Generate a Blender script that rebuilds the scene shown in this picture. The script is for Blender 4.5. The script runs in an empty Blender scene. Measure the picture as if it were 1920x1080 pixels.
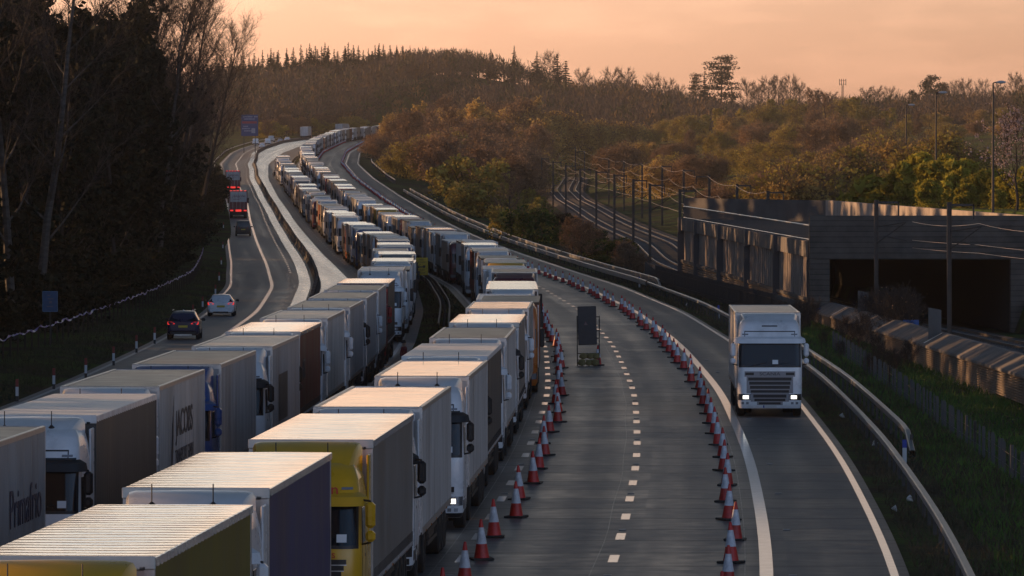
import bpy, math, random
import numpy as np
from mathutils import Vector, Matrix
R = math.radians
sc = bpy.context.scene
COL = sc.collection

# ------------------------------------------------------------------ camera, sky, sun, exposure
F = 11300.0; HC = 9.45; HY = 325.0; CX = 960.0        # focal length in px of the 1920 frame, camera height, horizon row
cam = bpy.data.objects.new('camera', bpy.data.cameras.new('camera'))
COL.objects.link(cam)
cam.location = (0, 0, HC); cam.rotation_euler = (R(90), 0, 0)
cam.data.sensor_width = 36; cam.data.lens = F / 1920 * 36
cam.data.shift_y = -(540 - HY) / 1920
cam.data.clip_start = 1; cam.data.clip_end = 20000
sc.camera = cam

HAZE = 0.00006; GLOW = 9.0; BACK = 8.4
SUN_EL, SUN_AZ = 12.0, -66.0                            # azimuth from +Y, negative = left
sd = Vector((math.sin(R(SUN_AZ)) * math.cos(R(SUN_EL)), math.cos(R(SUN_AZ)) * math.cos(R(SUN_EL)), math.sin(R(SUN_EL))))
sun = bpy.data.objects.new('sun', bpy.data.lights.new('sun', 'SUN'))
COL.objects.link(sun)
sun.data.energy = 5.0; sun.data.angle = R(0.53); sun.data.color = (1.0, 0.56, 0.27)
sun.rotation_euler = sd.to_track_quat('Z', 'Y').to_euler(); sun.location = sd * 300

world = bpy.data.worlds.new('World'); sc.world = world; world.use_nodes = True
wt = world.node_tree; wn = wt.nodes; wl = wt.links; wn.clear()
wout = wn.new('ShaderNodeOutputWorld'); wbg = wn.new('ShaderNodeBackground')
sky = wn.new('ShaderNodeTexSky'); sky.sky_type = 'NISHITA'; sky.sun_disc = False
sky.sun_elevation = R(SUN_EL); sky.sun_rotation = R(SUN_AZ)
sky.air_density = 1.3; sky.dust_density = 1.0; sky.ozone_density = 1.2
wtc = wn.new('ShaderNodeTexCoord'); wsep = wn.new('ShaderNodeSeparateXYZ')
wl.new(wtc.outputs['Generated'], wsep.inputs[0])
tint = wn.new('ShaderNodeValToRGB'); tint.color_ramp.interpolation = 'EASE'
tint.color_ramp.elements[0].position = 0.0; tint.color_ramp.elements[0].color = (1.0, 0.735, 1.16, 1)
tint.color_ramp.elements[1].position = 0.45; tint.color_ramp.elements[1].color = (0.95, 0.98, 1.0, 1)
e = tint.color_ramp.elements.new(0.12); e.color = (1.0, 0.84, 1.0, 1)
wl.new(wsep.outputs['Z'], tint.inputs[0])
mul = wn.new('ShaderNodeMix'); mul.data_type = 'RGBA'; mul.blend_type = 'MULTIPLY'; mul.inputs[0].default_value = 1
wl.new(sky.outputs[0], mul.inputs[6]); wl.new(tint.outputs[0], mul.inputs[7])
# thin streaky cloud
mp = wn.new('ShaderNodeMapping'); mp.inputs['Scale'].default_value = (16, 16, 70)
cn = wn.new('ShaderNodeTexNoise'); cn.inputs['Scale'].default_value = 2.2; cn.inputs['Detail'].default_value = 6
wl.new(wtc.outputs['Generated'], mp.inputs[0]); wl.new(mp.outputs[0], cn.inputs['Vector'])
cr = wn.new('ShaderNodeMapRange'); cr.inputs[1].default_value = .46; cr.inputs[2].default_value = .70
cr.inputs[3].default_value = 0.96; cr.inputs[4].default_value = 1.14
wl.new(cn.outputs[0], cr.inputs[0])
mul2 = wn.new('ShaderNodeMix'); mul2.data_type = 'RGBA'; mul2.blend_type = 'MULTIPLY'; mul2.inputs[0].default_value = 1
wl.new(mul.outputs[2], mul2.inputs[6]); wl.new(cr.outputs[0], mul2.inputs[7])
def ramp(sock, a, b_, c, d):
    g = wn.new('ShaderNodeMapRange'); g.interpolation_type = 'SMOOTHSTEP'; g.inputs[1].default_value = a; g.inputs[2].default_value = b_; g.inputs[3].default_value = c; g.inputs[4].default_value = d
    wl.new(sock, g.inputs[0]); return g.outputs[0]
def wm(op, a, b_):
    k = wn.new('ShaderNodeMath'); k.operation = op
    for i, v in enumerate((a, b_)):
        if isinstance(v, (int, float)): k.inputs[i].default_value = v
        else: wl.new(v, k.inputs[i])
    return k.outputs[0]
# afterglow: brighter sky low down ahead, fading to both sides and upward
ahead = wm('MULTIPLY', ramp(wsep.outputs['Y'], .80, .985, 0, 1), ramp(wsep.outputs['Z'], .05, .30, 1, 0))
behind = wm('MULTIPLY', ramp(wsep.outputs['Y'], -.15, -.75, 0, 1), ramp(wsep.outputs['Z'], 0, .9, 1, 0))
gain = wm('ADD', wm('ADD', wm('MULTIPLY', wm('MULTIPLY', ahead, ramp(wsep.outputs['X'], -.10, .11, 1.03, .66)), GLOW), 1.0), wm('MULTIPLY', behind, BACK))
cool = wn.new('ShaderNodeMix'); cool.data_type = 'RGBA'; cool.inputs[6].default_value = (.80, .95, 1.27, 1); cool.inputs[7].default_value = (1, 1, 1, 1)
wl.new(ramp(wsep.outputs['Y'], .1, .85, 0, 1), cool.inputs[0])
mulc = wn.new('ShaderNodeMix'); mulc.data_type = 'RGBA'; mulc.blend_type = 'MULTIPLY'; mulc.inputs[0].default_value = 1
wl.new(mul2.outputs[2], mulc.inputs[6]); wl.new(cool.outputs[2], mulc.inputs[7])
mul3 = wn.new('ShaderNodeMix'); mul3.data_type = 'RGBA'; mul3.blend_type = 'MULTIPLY'; mul3.inputs[0].default_value = 1
wl.new(mulc.outputs[2], mul3.inputs[6]); wl.new(gain, mul3.inputs[7])
wl.new(mul3.outputs[2], wbg.inputs[0]); wbg.inputs[1].default_value = 0.0315
wl.new(wbg.outputs[0], wout.inputs[0])
sc.view_settings.view_transform = 'Standard'; sc.view_settings.look = 'None'
sc.view_settings.exposure = 0.0; sc.view_settings.gamma = 1.0
sc.render.resolution_x = 1024; sc.render.resolution_y = 576
sc.cycles.max_bounces = 8; sc.cycles.volume_bounces = 0; sc.cycles.transparent_max_bounces = 8
sc.cycles.use_denoising = True

# ------------------------------------------------------------------ road geometry in metres
def zr(Y):
    if Y < 450: return 0.0
    if Y < 900: return .016 * (Y - 450) ** 2 / 900
    return 3.6 + .016 * (min(Y, 2350) - 900)
TK = ([-60, 0, 100, 150, 200, 260, 330, 410, 500, 600, 720, 860, 1020, 1200, 1400, 1600, 1850, 2000, 2150, 2300, 2500],
      [-7.0, -2.2, 4.15, 6.38, 7.92, 9.04, 9.31, 8.58, 6.11, .89, -5.92, -13.57, -21.99, -30.69, -38.67, -43.15, -44.6, -38.5, -20, 14, 70])
_yy = np.arange(-60, 2501, 2.0)
def _smooth(k):
    v = np.interp(_yy, k[0], k[1]); w = np.hanning(35); w /= w.sum()
    return np.convolve(np.pad(v, 17, mode='reflect', reflect_type='odd'), w, 'valid')
_tv = _smooth(TK)
def T(Y): return float(np.interp(Y, _yy, _tv))
def mk(ys, ds):
    v = _smooth((ys, ds)); return lambda Y: T(Y) + float(np.interp(Y, _yy, v))
REDGE = mk([0, 1200, 1400, 1700], [3.0, 3.1, 2.8, 2.6])
LQC = mk([0, 400, 500, 641, 720, 900, 1286], [-16.7, -16.6, -16.0, -15.5, -15.0, -14.6, -14.9])
RQC = mk([0, 1500], [-9.35, -9.2])
BARR = mk([0, 494, 540, 600, 660, 766, 900, 1060, 1320, 1445, 1569, 1697, 2000], [-22.4, -22.3, -21.6, -20.95, -20.4, -19.8, -19.4, -19.5, -20.5, -21.7, -23.9, -25.6, -25.5])
LT = mk([0, 500, 700, 963, 1320, 1570, 1700, 2000], [-25.9, -25.95, -24.7, -23.3, -24.6, -27.6, -29.3, -29.3])
LE = mk([0, 400, 480, 560, 700, 970, 1320, 1570, 1700, 2000], [-28.8, -29.1, -29.5, -29.1, -28.1, -26.4, -28.0, -31, -32.7, -32.7])
LRE = lambda Y: LQC(Y) + 1.45
RLE = lambda Y: T(Y) - 11.5
def P(px, py, Y):                                      # world point at distance Y seen at a row and column of the photo
    return ((px - CX) * Y / F, Y, HC - (py - HY) * Y / F)
def heading(fn, Y):
    return math.atan2(-(fn(Y + 6) - fn(Y - 6)), 12.0)   # z rotation of a thing whose local +y runs along the road

# ------------------------------------------------------------------ materials
MATS = {}
def mat(name, col=(.5, .5, .5), rough=.5, metal=0., spec=.5, var=0., vscale=6., emit=None, es=1., bump=0., bscale=40., coat=0., transl=0., rvar=0., vec='Object', vstretch=(1, 1, 1), objvar=0.):
    if name in MATS: return MATS[name]
    m = bpy.data.materials.new(name); m.use_nodes = True; MATS[name] = m
    nt = m.node_tree; n = nt.nodes; l = nt.links; b = n['Principled BSDF']
    b.inputs['Base Color'].default_value = (*col, 1); b.inputs['Roughness'].default_value = rough
    b.inputs['Metallic'].default_value = metal; b.inputs['Specular IOR Level'].default_value = spec
    b.inputs['Coat Weight'].default_value = coat; b.inputs['Coat Roughness'].default_value = .08
    last = None
    if var or bump or rvar:
        tc = n.new('ShaderNodeTexCoord'); mpn = n.new('ShaderNodeMapping'); mpn.inputs['Scale'].default_value = vstretch
        l.new(tc.outputs[vec], mpn.inputs[0])
    if var or rvar:
        nz = n.new('ShaderNodeTexNoise'); nz.inputs['Scale'].default_value = vscale; nz.inputs['Detail'].default_value = 6; nz.inputs['Roughness'].default_value = .62
        l.new(mpn.outputs[0], nz.inputs['Vector'])
    if var:
        mr = n.new('ShaderNodeMapRange'); mr.inputs[1].default_value = .3; mr.inputs[2].default_value = .7
        mr.inputs[3].default_value = 1 - var; mr.inputs[4].default_value = 1 + var * .7
        mx = n.new('ShaderNodeMix'); mx.data_type = 'RGBA'; mx.blend_type = 'MULTIPLY'; mx.inputs[0].default_value = 1
        l.new(nz.outputs[0], mr.inputs[0]); mx.inputs[6].default_value = (*col, 1); l.new(mr.outputs[0], mx.inputs[7])
        last = mx.outputs[2]
    if objvar:
        oi = n.new('ShaderNodeObjectInfo'); m3 = n.new('ShaderNodeMapRange')
        m3.inputs[3].default_value = 1 - objvar; m3.inputs[4].default_value = 1 + objvar
        l.new(oi.outputs['Random'], m3.inputs[0])
        mx2 = n.new('ShaderNodeMix'); mx2.data_type = 'RGBA'; mx2.blend_type = 'MULTIPLY'; mx2.inputs[0].default_value = 1
        if last is not None: l.new(last, mx2.inputs[6])
        else: mx2.inputs[6].default_value = (*col, 1)
        l.new(m3.outputs[0], mx2.inputs[7]); last = mx2.outputs[2]
    if last is not None: l.new(last, b.inputs['Base Color'])
    if rvar:
        m4 = n.new('ShaderNodeMapRange'); m4.inputs[1].default_value = .3; m4.inputs[2].default_value = .7
        m4.inputs[3].default_value = max(.02, rough - rvar); m4.inputs[4].default_value = min(1, rough + rvar)
        l.new(nz.outputs[0], m4.inputs[0]); l.new(m4.outputs[0], b.inputs['Roughness'])
    if bump:
        nb = n.new('ShaderNodeTexNoise'); nb.inputs['Scale'].default_value = bscale; nb.inputs['Detail'].default_value = 4
        l.new(mpn.outputs[0], nb.inputs['Vector']); bp = n.new('ShaderNodeBump'); bp.inputs['Strength'].default_value = bump; bp.inputs['Distance'].default_value = .02
        l.new(nb.outputs[0], bp.inputs['Height']); l.new(bp.outputs[0], b.inputs['Normal'])
    if emit:
        b.inputs['Emission Color'].default_value = (*emit, 1); b.inputs['Emission Strength'].default_value = es
    if transl:
        tr = n.new('ShaderNodeBsdfTranslucent'); ms = n.new('ShaderNodeMixShader'); ms.inputs[0].default_value = transl
        if last is not None: l.new(last, tr.inputs[0])
        else: tr.inputs[0].default_value = (*col, 1)
        l.new(b.outputs[0], ms.inputs[1]); l.new(tr.outputs[0], ms.inputs[2]); l.new(ms.outputs[0], n['Material Output'].inputs[0])
    return m

def road_mat(name, base, polish):
    """brushed concrete in 5 m slabs; u = metres across, v = metres along; polish = list of (u centre, half width, roughness cut)"""
    m = bpy.data.materials.new(name); m.use_nodes = True; nt = m.node_tree; n = nt.nodes; l = nt.links; b = n['Principled BSDF']
    tc = n.new('ShaderNodeTexCoord'); sp = n.new('ShaderNodeSeparateXYZ'); l.new(tc.outputs['UV'], sp.inputs[0])
    def math_(op, a, c=None, clamp=False):
        k = n.new('ShaderNodeMath'); k.operation = op; k.use_clamp = clamp
        for i, v in enumerate((a, c)):
            if v is None: continue
            if hasattr(v, 'links') or hasattr(v, 'is_linked'): l.new(v, k.inputs[i])
            else: k.inputs[i].default_value = v
        return k.outputs[0]
    def noise(sx, sy, scale, detail=5):
        mpn = n.new('ShaderNodeMapping'); mpn.inputs['Scale'].default_value = (sx, sy, 1); l.new(tc.outputs['UV'], mpn.inputs[0])
        z = n.new('ShaderNodeTexNoise'); z.inputs['Scale'].default_value = scale; z.inputs['Detail'].default_value = detail
        l.new(mpn.outputs[0], z.inputs['Vector']); return z.outputs[0]
    v = sp.outputs['Y']; u = sp.outputs['X']
    jm = math_('MODULO', v, 5.0); jd = math_('ABSOLUTE', math_('SUBTRACT', jm, 2.5))
    joint = math_('GREATER_THAN', jd, 2.44)
    slab = n.new('ShaderNodeTexWhiteNoise'); slab.noise_dimensions = '2D'
    cmb = n.new('ShaderNodeCombineXYZ'); l.new(math_('FLOOR', math_('DIVIDE', v, 5.0)), cmb.inputs[1]); l.new(math_('FLOOR', math_('DIVIDE', math_('ADD', u, 100.2), 3.73)), cmb.inputs[0]); l.new(cmb.outputs[0], slab.inputs['Vector'])
    wear = noise(.55, .012, 1.0, 4); fine = noise(1, 1, 1.4, 8); brush = noise(.15, 4.0, 2.2, 3); grain = noise(1, 1, 22, 4)
    lane = math_('ABSOLUTE', math_('SUBTRACT', math_('MODULO', math_('ADD', u, 100.2), 3.73), 1.865))
    track = math_('SUBTRACT', 1.0, math_('MULTIPLY', math_('ABSOLUTE', math_('SUBTRACT', lane, .9)), 1.5), True)
    val = math_('ADD', math_('MULTIPLY', wear, .45), math_('MULTIPLY', fine, .35))
    val = math_('ADD', val, math_('MULTIPLY', slab.outputs[0], .24)); val = math_('ADD', val, math_('MULTIPLY', brush, .48))
    val = math_('ADD', val, math_('MULTIPLY', grain, .22))
    val = math_('SUBTRACT', val, math_('MULTIPLY', track, .17)); val = math_('SUBTRACT', val, math_('MULTIPLY', joint, .45))
    val = math_('MULTIPLY', math_('ADD', val, .30), 1.0)
    mx = n.new('ShaderNodeMix'); mx.data_type = 'RGBA'; mx.blend_type = 'MULTIPLY'; mx.inputs[0].default_value = 1
    mx.inputs[6].default_value = (*base, 1); l.new(val, mx.inputs[7]); l.new(mx.outputs[2], b.inputs['Base Color'])
    ro = math_('ADD', .52, math_('MULTIPLY', math_('SUBTRACT', wear, .5), .30)); ro = math_('ADD', ro, math_('MULTIPLY', math_('SUBTRACT', fine, .5), .24))
    ro = math_('ADD', ro, math_('MULTIPLY', math_('SUBTRACT', brush, .5), .30)); ro = math_('ADD', ro, math_('MULTIPLY', slab.outputs[0], .06))
    ro = math_('SUBTRACT', ro, math_('MULTIPLY', track, .05))
    sl_ = .34
    for uc, hw, cut in polish:
        g = math_('SUBTRACT', 1.0, math_('DIVIDE', math_('ABSOLUTE', math_('SUBTRACT', u, uc)), hw), True)
        ro = math_('SUBTRACT', ro, math_('MULTIPLY', math_('POWER', g, .6), cut)); sl_ = math_('ADD', sl_, math_('MULTIPLY', math_('POWER', g, .6), cut * 1.3))
    cw = None
    for uc, hw, cut in polish:
        if cut < .15: continue
        g = math_('SUBTRACT', 1.0, math_('DIVIDE', math_('ABSOLUTE', math_('SUBTRACT', u, uc)), hw), True); g = math_('MULTIPLY', math_('POWER', g, .35), 1.0); cw = g if cw is None else math_('MAXIMUM', cw, g)
    if cw is not None:
        l.new(math_('SUBTRACT', math_('MULTIPLY', cw, math_('ADD', .38, math_('ADD', math_('MULTIPLY', slab.outputs[0], .35), math_('MULTIPLY', brush, .55)))), math_('MULTIPLY', joint, .7), True), b.inputs['Coat Weight']); l.new(math_('ADD', .24, math_('MULTIPLY', math_('SUBTRACT', fine, .45), .5)), b.inputs['Coat Roughness'])
    ro = math_('ADD', ro, math_('MULTIPLY', joint, .3))
    ro2 = math_('MAXIMUM', ro, .23); l.new(ro2, b.inputs['Roughness']); l.new(sl_, b.inputs['Specular IOR Level'])
    bp = n.new('ShaderNodeBump'); bp.inputs['Strength'].default_value = .12; bp.inputs['Distance'].default_value = .006
    l.new(math_('ADD', brush, grain), bp.inputs['Height']); l.new(bp.outputs[0], b.inputs['Normal'])
    return m

black = mat('black_plastic', (.012, .012, .014), .45, var=.3)
rubber = mat('tyre_rubber', (.014, .014, .014), .75, var=.3)
glass = mat('dark_glass', (.006, .009, .014), .05, spec=.28)
chassis = mat('chassis_grime', (.022, .02, .019), .7, var=.5)
steel = mat('galvanised_steel', (.34, .34, .35), .42, metal=.75, var=.3, vscale=3, rvar=.12)
alu = mat('aluminium_trim', (.5, .5, .5), .32, metal=.7, var=.15)
chrome = mat('lamp_chrome', (.6, .6, .62), .15, metal=1)
lampon = mat('headlamp_lit', (.9, .9, .85), .2, emit=(1, .93, .78), es=2.4)
lampoff = mat('headlamp_glass', (.35, .36, .38), .08, metal=.5)
tailon = mat('tail_lamp_lit', (.5, .01, .01), .25, emit=(1, .05, .04), es=.9)
tailoff = mat('tail_lamp', (.22, .006, .008), .2)
amber = mat('amber_lamp', (.35, .12, .01), .25)
paper = mat('paper', (.75, .77, .78), .7)
plate_w = mat('plate_white', (.6, .6, .6), .5); plate_y = mat('plate_yellow', (.55, .40, .03), .5); plate_b = mat('plate_blue', (.01, .04, .3), .5)
white = mat('road_paint', (.80, .80, .79), .34, spec=1.0, coat=.5, var=.16, vscale=2.0)
concrete_w = mat('wall_concrete', (.17, .155, .145), .85, var=.38, vscale=.55, vstretch=(1, 1, .35), bump=.3, bscale=8)
concrete_d = mat('deck_concrete', (.12, .113, .108), .9, var=.3, vscale=.5, bump=.3, bscale=6)
concrete_g = mat('kerb_concrete', (.26, .25, .24), .8, var=.3, vscale=1.5)
darksteel = mat('dark_steel', (.05, .047, .045), .55, metal=.4, var=.3)
maststeel = mat('mast_steel', (.055, .048, .043), .5, metal=.5, var=.3, vscale=2)
wiremat = mat('copper_wire', (.50, .34, .24), .35, metal=1)
railmat = mat('rail_steel', (.34, .30, .27), .3, metal=1, var=.2)
ballast = mat('ballast_stone', (.055, .048, .043), .95, var=.5, vscale=4, bump=.6, bscale=12)
def paint(name, col, rough=.32, dirt=.16):
    return mat(name, col, rough, var=dirt, vscale=1.3, rvar=.08, coat=.35, vstretch=(1, .5, 1))
def curtain(name, col):
    return mat(name, col, .58, spec=.25, var=.34, vscale=1.3, vstretch=(1, .7, .22), rvar=.1)
def roofm(name, col, rough=.13, var=.30):
    return mat(name, col, rough, spec=1.0 if rough < .3 else .35, var=var, vscale=1.6, vstretch=(.6, 1.4, 1), rvar=.07, coat=.6 if rough < .3 else 0)
C = dict(
    white=paint('paint_white', (.74, .75, .77)), offwhite=paint('paint_offwhite', (.50, .50, .49)), silver=paint('paint_silver', (.36, .37, .40)),
    yellow=paint('paint_yellow', (.68, .37, .010)), blue=paint('paint_blue', (.018, .065, .23)), red=paint('paint_red', (.30, .018, .022)),
    maroon=paint('paint_maroon', (.11, .012, .024)), grey=paint('paint_grey', (.16, .165, .18)), orange=paint('paint_orange', (.50, .13, .015)),
    teal=paint('paint_teal', (.03, .16, .15)), navy=paint('paint_navy', (.010, .016, .055)), carblack=paint('paint_black', (.008, .008, .009)),
    green=paint('paint_green', (.03, .12, .06)))
S = dict(
    grey=curtain('side_grey', (.20, .19, .18)), darkgrey=curtain('side_dark_grey', (.085, .082, .08)), white=curtain('side_white', (.47, .46, .45)),
    silver=curtain('side_silver', (.33, .33, .34)), blue=curtain('side_blue', (.055, .058, .13)), olive=curtain('side_olive', (.16, .13, .028)),
    maroon=curtain('side_maroon', (.14, .035, .026)), tan=curtain('side_tan', (.30, .24, .19)), paleblue=curtain('side_pale_blue', (.24, .30, .40)),
    rust=curtain('side_rust', (.26, .09, .045)), navy=curtain('side_navy', (.04, .06, .14)))
RF = dict(cream=roofm('roof_cream', (.68, .64, .58)), white=roofm('roof_white', (.72, .72, .72), .36), dark=roofm('roof_dark', (.045, .033, .026), .34, .5),
          brown=roofm('roof_brown', (.085, .055, .038), .36, .45), mid=roofm('roof_mid', (.36, .32, .28), .32, .3))

# ------------------------------------------------------------------ mesh helpers
class MB:
    def __init__(s): s.v = []; s.f = []; s.m = []
    def add(s, verts, faces, mi=0):
        o = len(s.v); s.v.extend([tuple(map(float, p)) for p in verts]); s.f.extend([tuple(i + o for i in f) for f in faces]); s.m.extend([mi] * len(faces)); return s
    def box(s, x0, x1, y0, y1, z0, z1, mi=0, b=0.0):
        if x0 > x1: x0, x1 = x1, x0
        if y0 > y1: y0, y1 = y1, y0
        if z0 > z1: z0, z1 = z1, z0
        if b <= 0:
            v = [(x, y, z) for z in (z0, z1) for y in (y0, y1) for x in (x0, x1)]
            return s.add(v, [(0, 2, 3, 1), (4, 5, 7, 6), (0, 1, 5, 4), (2, 6, 7, 3), (0, 4, 6, 2), (1, 3, 7, 5)], mi)
        b = min(b, (x1 - x0) * .45, (y1 - y0) * .45, (z1 - z0) * .45)
        c = ((x0 + x1) / 2, (y0 + y1) / 2, (z0 + z1) / 2); h = ((x1 - x0) / 2, (y1 - y0) / 2, (z1 - z0) / 2)
        v = []; idx = {}
        for sx in (-1, 1):
            for sy in (-1, 1):
                for sz in (-1, 1):
                    for ax in range(3):
                        sg = (sx, sy, sz); p = [c[i] + sg[i] * (h[i] - (0 if i == ax else b)) for i in range(3)]
                        idx[(sx, sy, sz, ax)] = len(v); v.append(p)
        fs = []
        for ax in range(3):
            a1, a2 = (ax + 1) % 3, (ax + 2) % 3
            for sg in (-1, 1):
                q = []
                for (p1, p2) in ((-1, -1), (1, -1), (1, 1), (-1, 1)):
                    k = [0, 0, 0]; k[ax] = sg; k[a1] = p1; k[a2] = p2; q.append(idx[(*k, ax)])
                fs.append(tuple(q if sg > 0 else q[::-1]))
            for p1 in (-1, 1):
                for p2 in (-1, 1):
                    k = [0, 0, 0]; k[a1] = p1; k[a2] = p2; q = []
                    for sg, axx in ((-1, a1), (1, a1), (1, a2), (-1, a2)):
                        k[ax] = sg; q.append(idx[(*k, axx)])
                    fs.append(tuple(q if p1 * p2 > 0 else q[::-1]))
        for sx in (-1, 1):
            for sy in (-1, 1):
                for sz in (-1, 1):
                    q = [idx[(sx, sy, sz, a)] for a in range(3)]; fs.append(tuple(q if sx * sy * sz > 0 else q[::-1]))
        return s.add(v, fs, mi)
    def grid(s, rows, mi=0, flip=False, closed=False):
        nr, nc = len(rows), len(rows[0]); v = [p for r in rows for p in r]; fs = []
        for i in range(nr - 1):
            for j in range(nc if closed else nc - 1):
                k = (j + 1) % nc
                q = (i * nc + j, i * nc + k, (i + 1) * nc + k, (i + 1) * nc + j); fs.append(q[::-1] if flip else q)
        return s.add(v, fs, mi)
    def tube(s, pts, rad, n=6, mi=0, cap=True):
        pts = [Vector(p) for p in pts]; k = len(pts); rs = rad if hasattr(rad, '__len__') else [rad] * k; rows = []
        for i, p in enumerate(pts):
            d = (pts[min(i + 1, k - 1)] - pts[max(i - 1, 0)]).normalized()
            a = d.orthogonal().normalized() if i == 0 else (a - d * a.dot(d)).normalized()
            bb = d.cross(a); rows.append([tuple(p + (a * math.cos(t) + bb * math.sin(t)) * rs[i]) for t in (2 * math.pi * j / n for j in range(n))])
        s.grid(rows, mi, closed=True)
        if cap:
            o = len(s.v) - n * k; s.f.append(tuple(o + j for j in range(n))[::-1]); s.m.append(mi); s.f.append(tuple(o + (k - 1) * n + j for j in range(n))); s.m.append(mi)
        return s
    def cyl(s, p0, p1, r, n=16, mi=0): return s.tube([p0, p1], r, n, mi)
    def lathe(s, prof, n=20, mi=0, axis='z', at=(0, 0, 0)):
        rows = []
        for r, h in prof:
            row = []
            for j in range(n):
                t = 2 * math.pi * j / n; a, b2 = r * math.cos(t), r * math.sin(t)
                row.append((at[0] + a, at[1] + b2, at[2] + h) if axis == 'z' else (at[0] + h, at[1] + a, at[2] + b2))
            rows.append(row)
        return s.grid(rows, mi, closed=True)
    def poly(s, pts, mi=0): return s.add(pts, [tuple(range(len(pts)))], mi)
    def prism(s, outline, x0, x1, mi=0):                 # outline in (y, z) extruded along x
        n = len(outline); v = [(x0, a, b) for a, b in outline] + [(x1, a, b) for a, b in outline]
        fs = [tuple(range(n))[::-1], tuple(range(n, 2 * n))] + [(i, (i + 1) % n, (i + 1) % n + n, i + n) for i in range(n)]
        return s.add(v, fs, mi)
    def mesh(s, name, mats, smooth=False, uv=None):
        me = bpy.data.meshes.new(name); me.from_pydata(s.v, [], s.f)
        for m in (mats if isinstance(mats, (list, tuple)) else [mats]): me.materials.append(m)
        me.polygons.foreach_set('material_index', s.m)
        if smooth:
            me.polygons.foreach_set('use_smooth', [True] * len(s.f)); me.set_sharp_from_angle(angle=.65)
        if uv is not None:
            lay = me.uv_layers.new(name='UVMap'); li = np.empty(len(me.loops), int); me.loops.foreach_get('vertex_index', li)
            lay.data.foreach_set('uv', np.asarray(uv, float)[li].ravel())
        me.update(); return me

def obj(name, me, parent=None, loc=(0, 0, 0), rz=0.0, label=None, cat=None, group=None, kind=None):
    o = bpy.data.objects.new(name, me); COL.objects.link(o); o.location = loc; o.rotation_euler = (0, 0, rz)
    if parent is not None: o.parent = parent
    if label: o['label'] = label
    if cat: o['category'] = cat
    if group: o['group'] = group
    if kind: o['kind'] = kind
    return o
def empty(name, loc, rz=0.0, label=None, cat=None, group=None):
    o = obj(name, None, None, loc, rz, label, cat, group); o.empty_display_size = .3; return o
def dup(src, loc, rz=0.0, label=None, group=None, scale=None):
    r = src.copy(); COL.objects.link(r); r.location = loc; r.rotation_euler = (0, 0, rz)
    if scale is not None: r.scale = scale
    if label: r['label'] = label
    if group: r['group'] = group
    for ch in list(src.children):
        c = ch.copy(); COL.objects.link(c); c.parent = r
        for g in list(ch.children):
            d = g.copy(); COL.objects.link(d); d.parent = c
    return r
_txt = {}
def text_mesh(body, size, m, depth=.004, italic=0.0):
    key = (body, size, m.name)
    if key in _txt: return _txt[key]
    cu = bpy.data.curves.new('lettering', 'FONT'); cu.body = body; cu.size = size; cu.extrude = depth; cu.align_x = 'CENTER'; cu.align_y = 'CENTER'; cu.shear = italic
    to = bpy.data.objects.new('lettering', cu); COL.objects.link(to)
    dg = bpy.context.evaluated_depsgraph_get(); me = bpy.data.meshes.new_from_object(to.evaluated_get(dg)); bpy.data.objects.remove(to)
    me.materials.clear(); me.materials.append(m); _txt[key] = me; return me
def lettering(body, size, m, parent, loc, face='front', italic=0.0, sx=1.0):
    o = obj('lettering', text_mesh(body, size, m, italic=italic), parent, loc)
    o.rotation_euler = {'front': (R(90), 0, 0), 'right': (R(90), 0, R(90)), 'rear': (R(90), 0, 0)}[face]
    o.scale = (sx, 1, 1); return o

# ------------------------------------------------------------------ roads and markings
def yrange(y0, y1, st=6.0):
    out = [y0]; y = y0
    while y < y1:
        y += st if y < 700 else st * 2; out.append(min(y, y1))
    return out
def strip(name, l, r, y0, y1, m, dz, nu=1, label=None, kind='structure', st=6.0):
    mb = MB(); uv = []; rows = []
    for Y in yrange(y0, y1, st):
        a, b = l(Y), r(Y); row = []
        for i in range(nu + 1):
            X = a + (b - a) * i / nu; row.append((X, Y, zr(Y) + dz)); uv.append((X - T(Y), Y))
        rows.append(row)
    mb.grid(rows); return obj(name, mb.mesh(name, m, uv=uv), kind=kind)
rm_r = road_mat('carriageway_concrete', (.088, .088, .092), [(-5.6, 3.4, .09), (-2.0, 2.6, .07)])
rm_l = road_mat('carriageway_concrete_left', (.165, .155, .148), [(-24.6, 1.8, .05)])
rm_p = road_mat('polished_concrete', (.165, .155, .148), [(-20, 80, .22)])
strip('road', RLE, lambda Y: REDGE(Y) + .35, -40, 2400, rm_r, 0.0, 8)
strip('road', lambda Y: LE(Y) - .45, LRE, -40, 2400, rm_l, 0.0, 8)
strip('road', lambda Y: BARR(Y) + .35, lambda Y: LQC(Y) - 3.0, 300, 2000, rm_p, .004, 4)
strip('road', lambda Y: BARR(Y) - 1.55, lambda Y: BARR(Y) - .55, 300, 2000, rm_p, .004, 2)
strip('kerb_strip', lambda Y: LRE(Y), lambda Y: LRE(Y) + .55, 60, 2000, concrete_g, 0.03)
def line(c, w, y0, y1, st=6.0): strip('lane_marking', lambda Y: c(Y) - w / 2, lambda Y: c(Y) + w / 2, y0, y1, white, .005, 1, st=st)
line(lambda Y: REDGE(Y), .2, 60, 2000); line(lambda Y: T(Y), .32, 60, 2000)
line(lambda Y: LE(Y), .2, 60, 2000); line(lambda Y: LT(Y), .28, 60, 2000)
line(lambda Y: RLE(Y) + .6, .2, 60, 2000); line(lambda Y: LRE(Y) - .25, .2, 60, 1400)
def dashes(c, w, ln, y0, y1, step):
    mb = MB(); Y = y0
    while Y < y1:
        p = [(c(a) + sx * w / 2, a, zr(a) + .006) for a, sx in ((Y, -1), (Y, 1), (Y + ln, 1), (Y + ln, -1))]; mb.poly(p); Y += step
    obj('lane_marking', mb.mesh('dashes', white), kind='structure')
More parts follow.
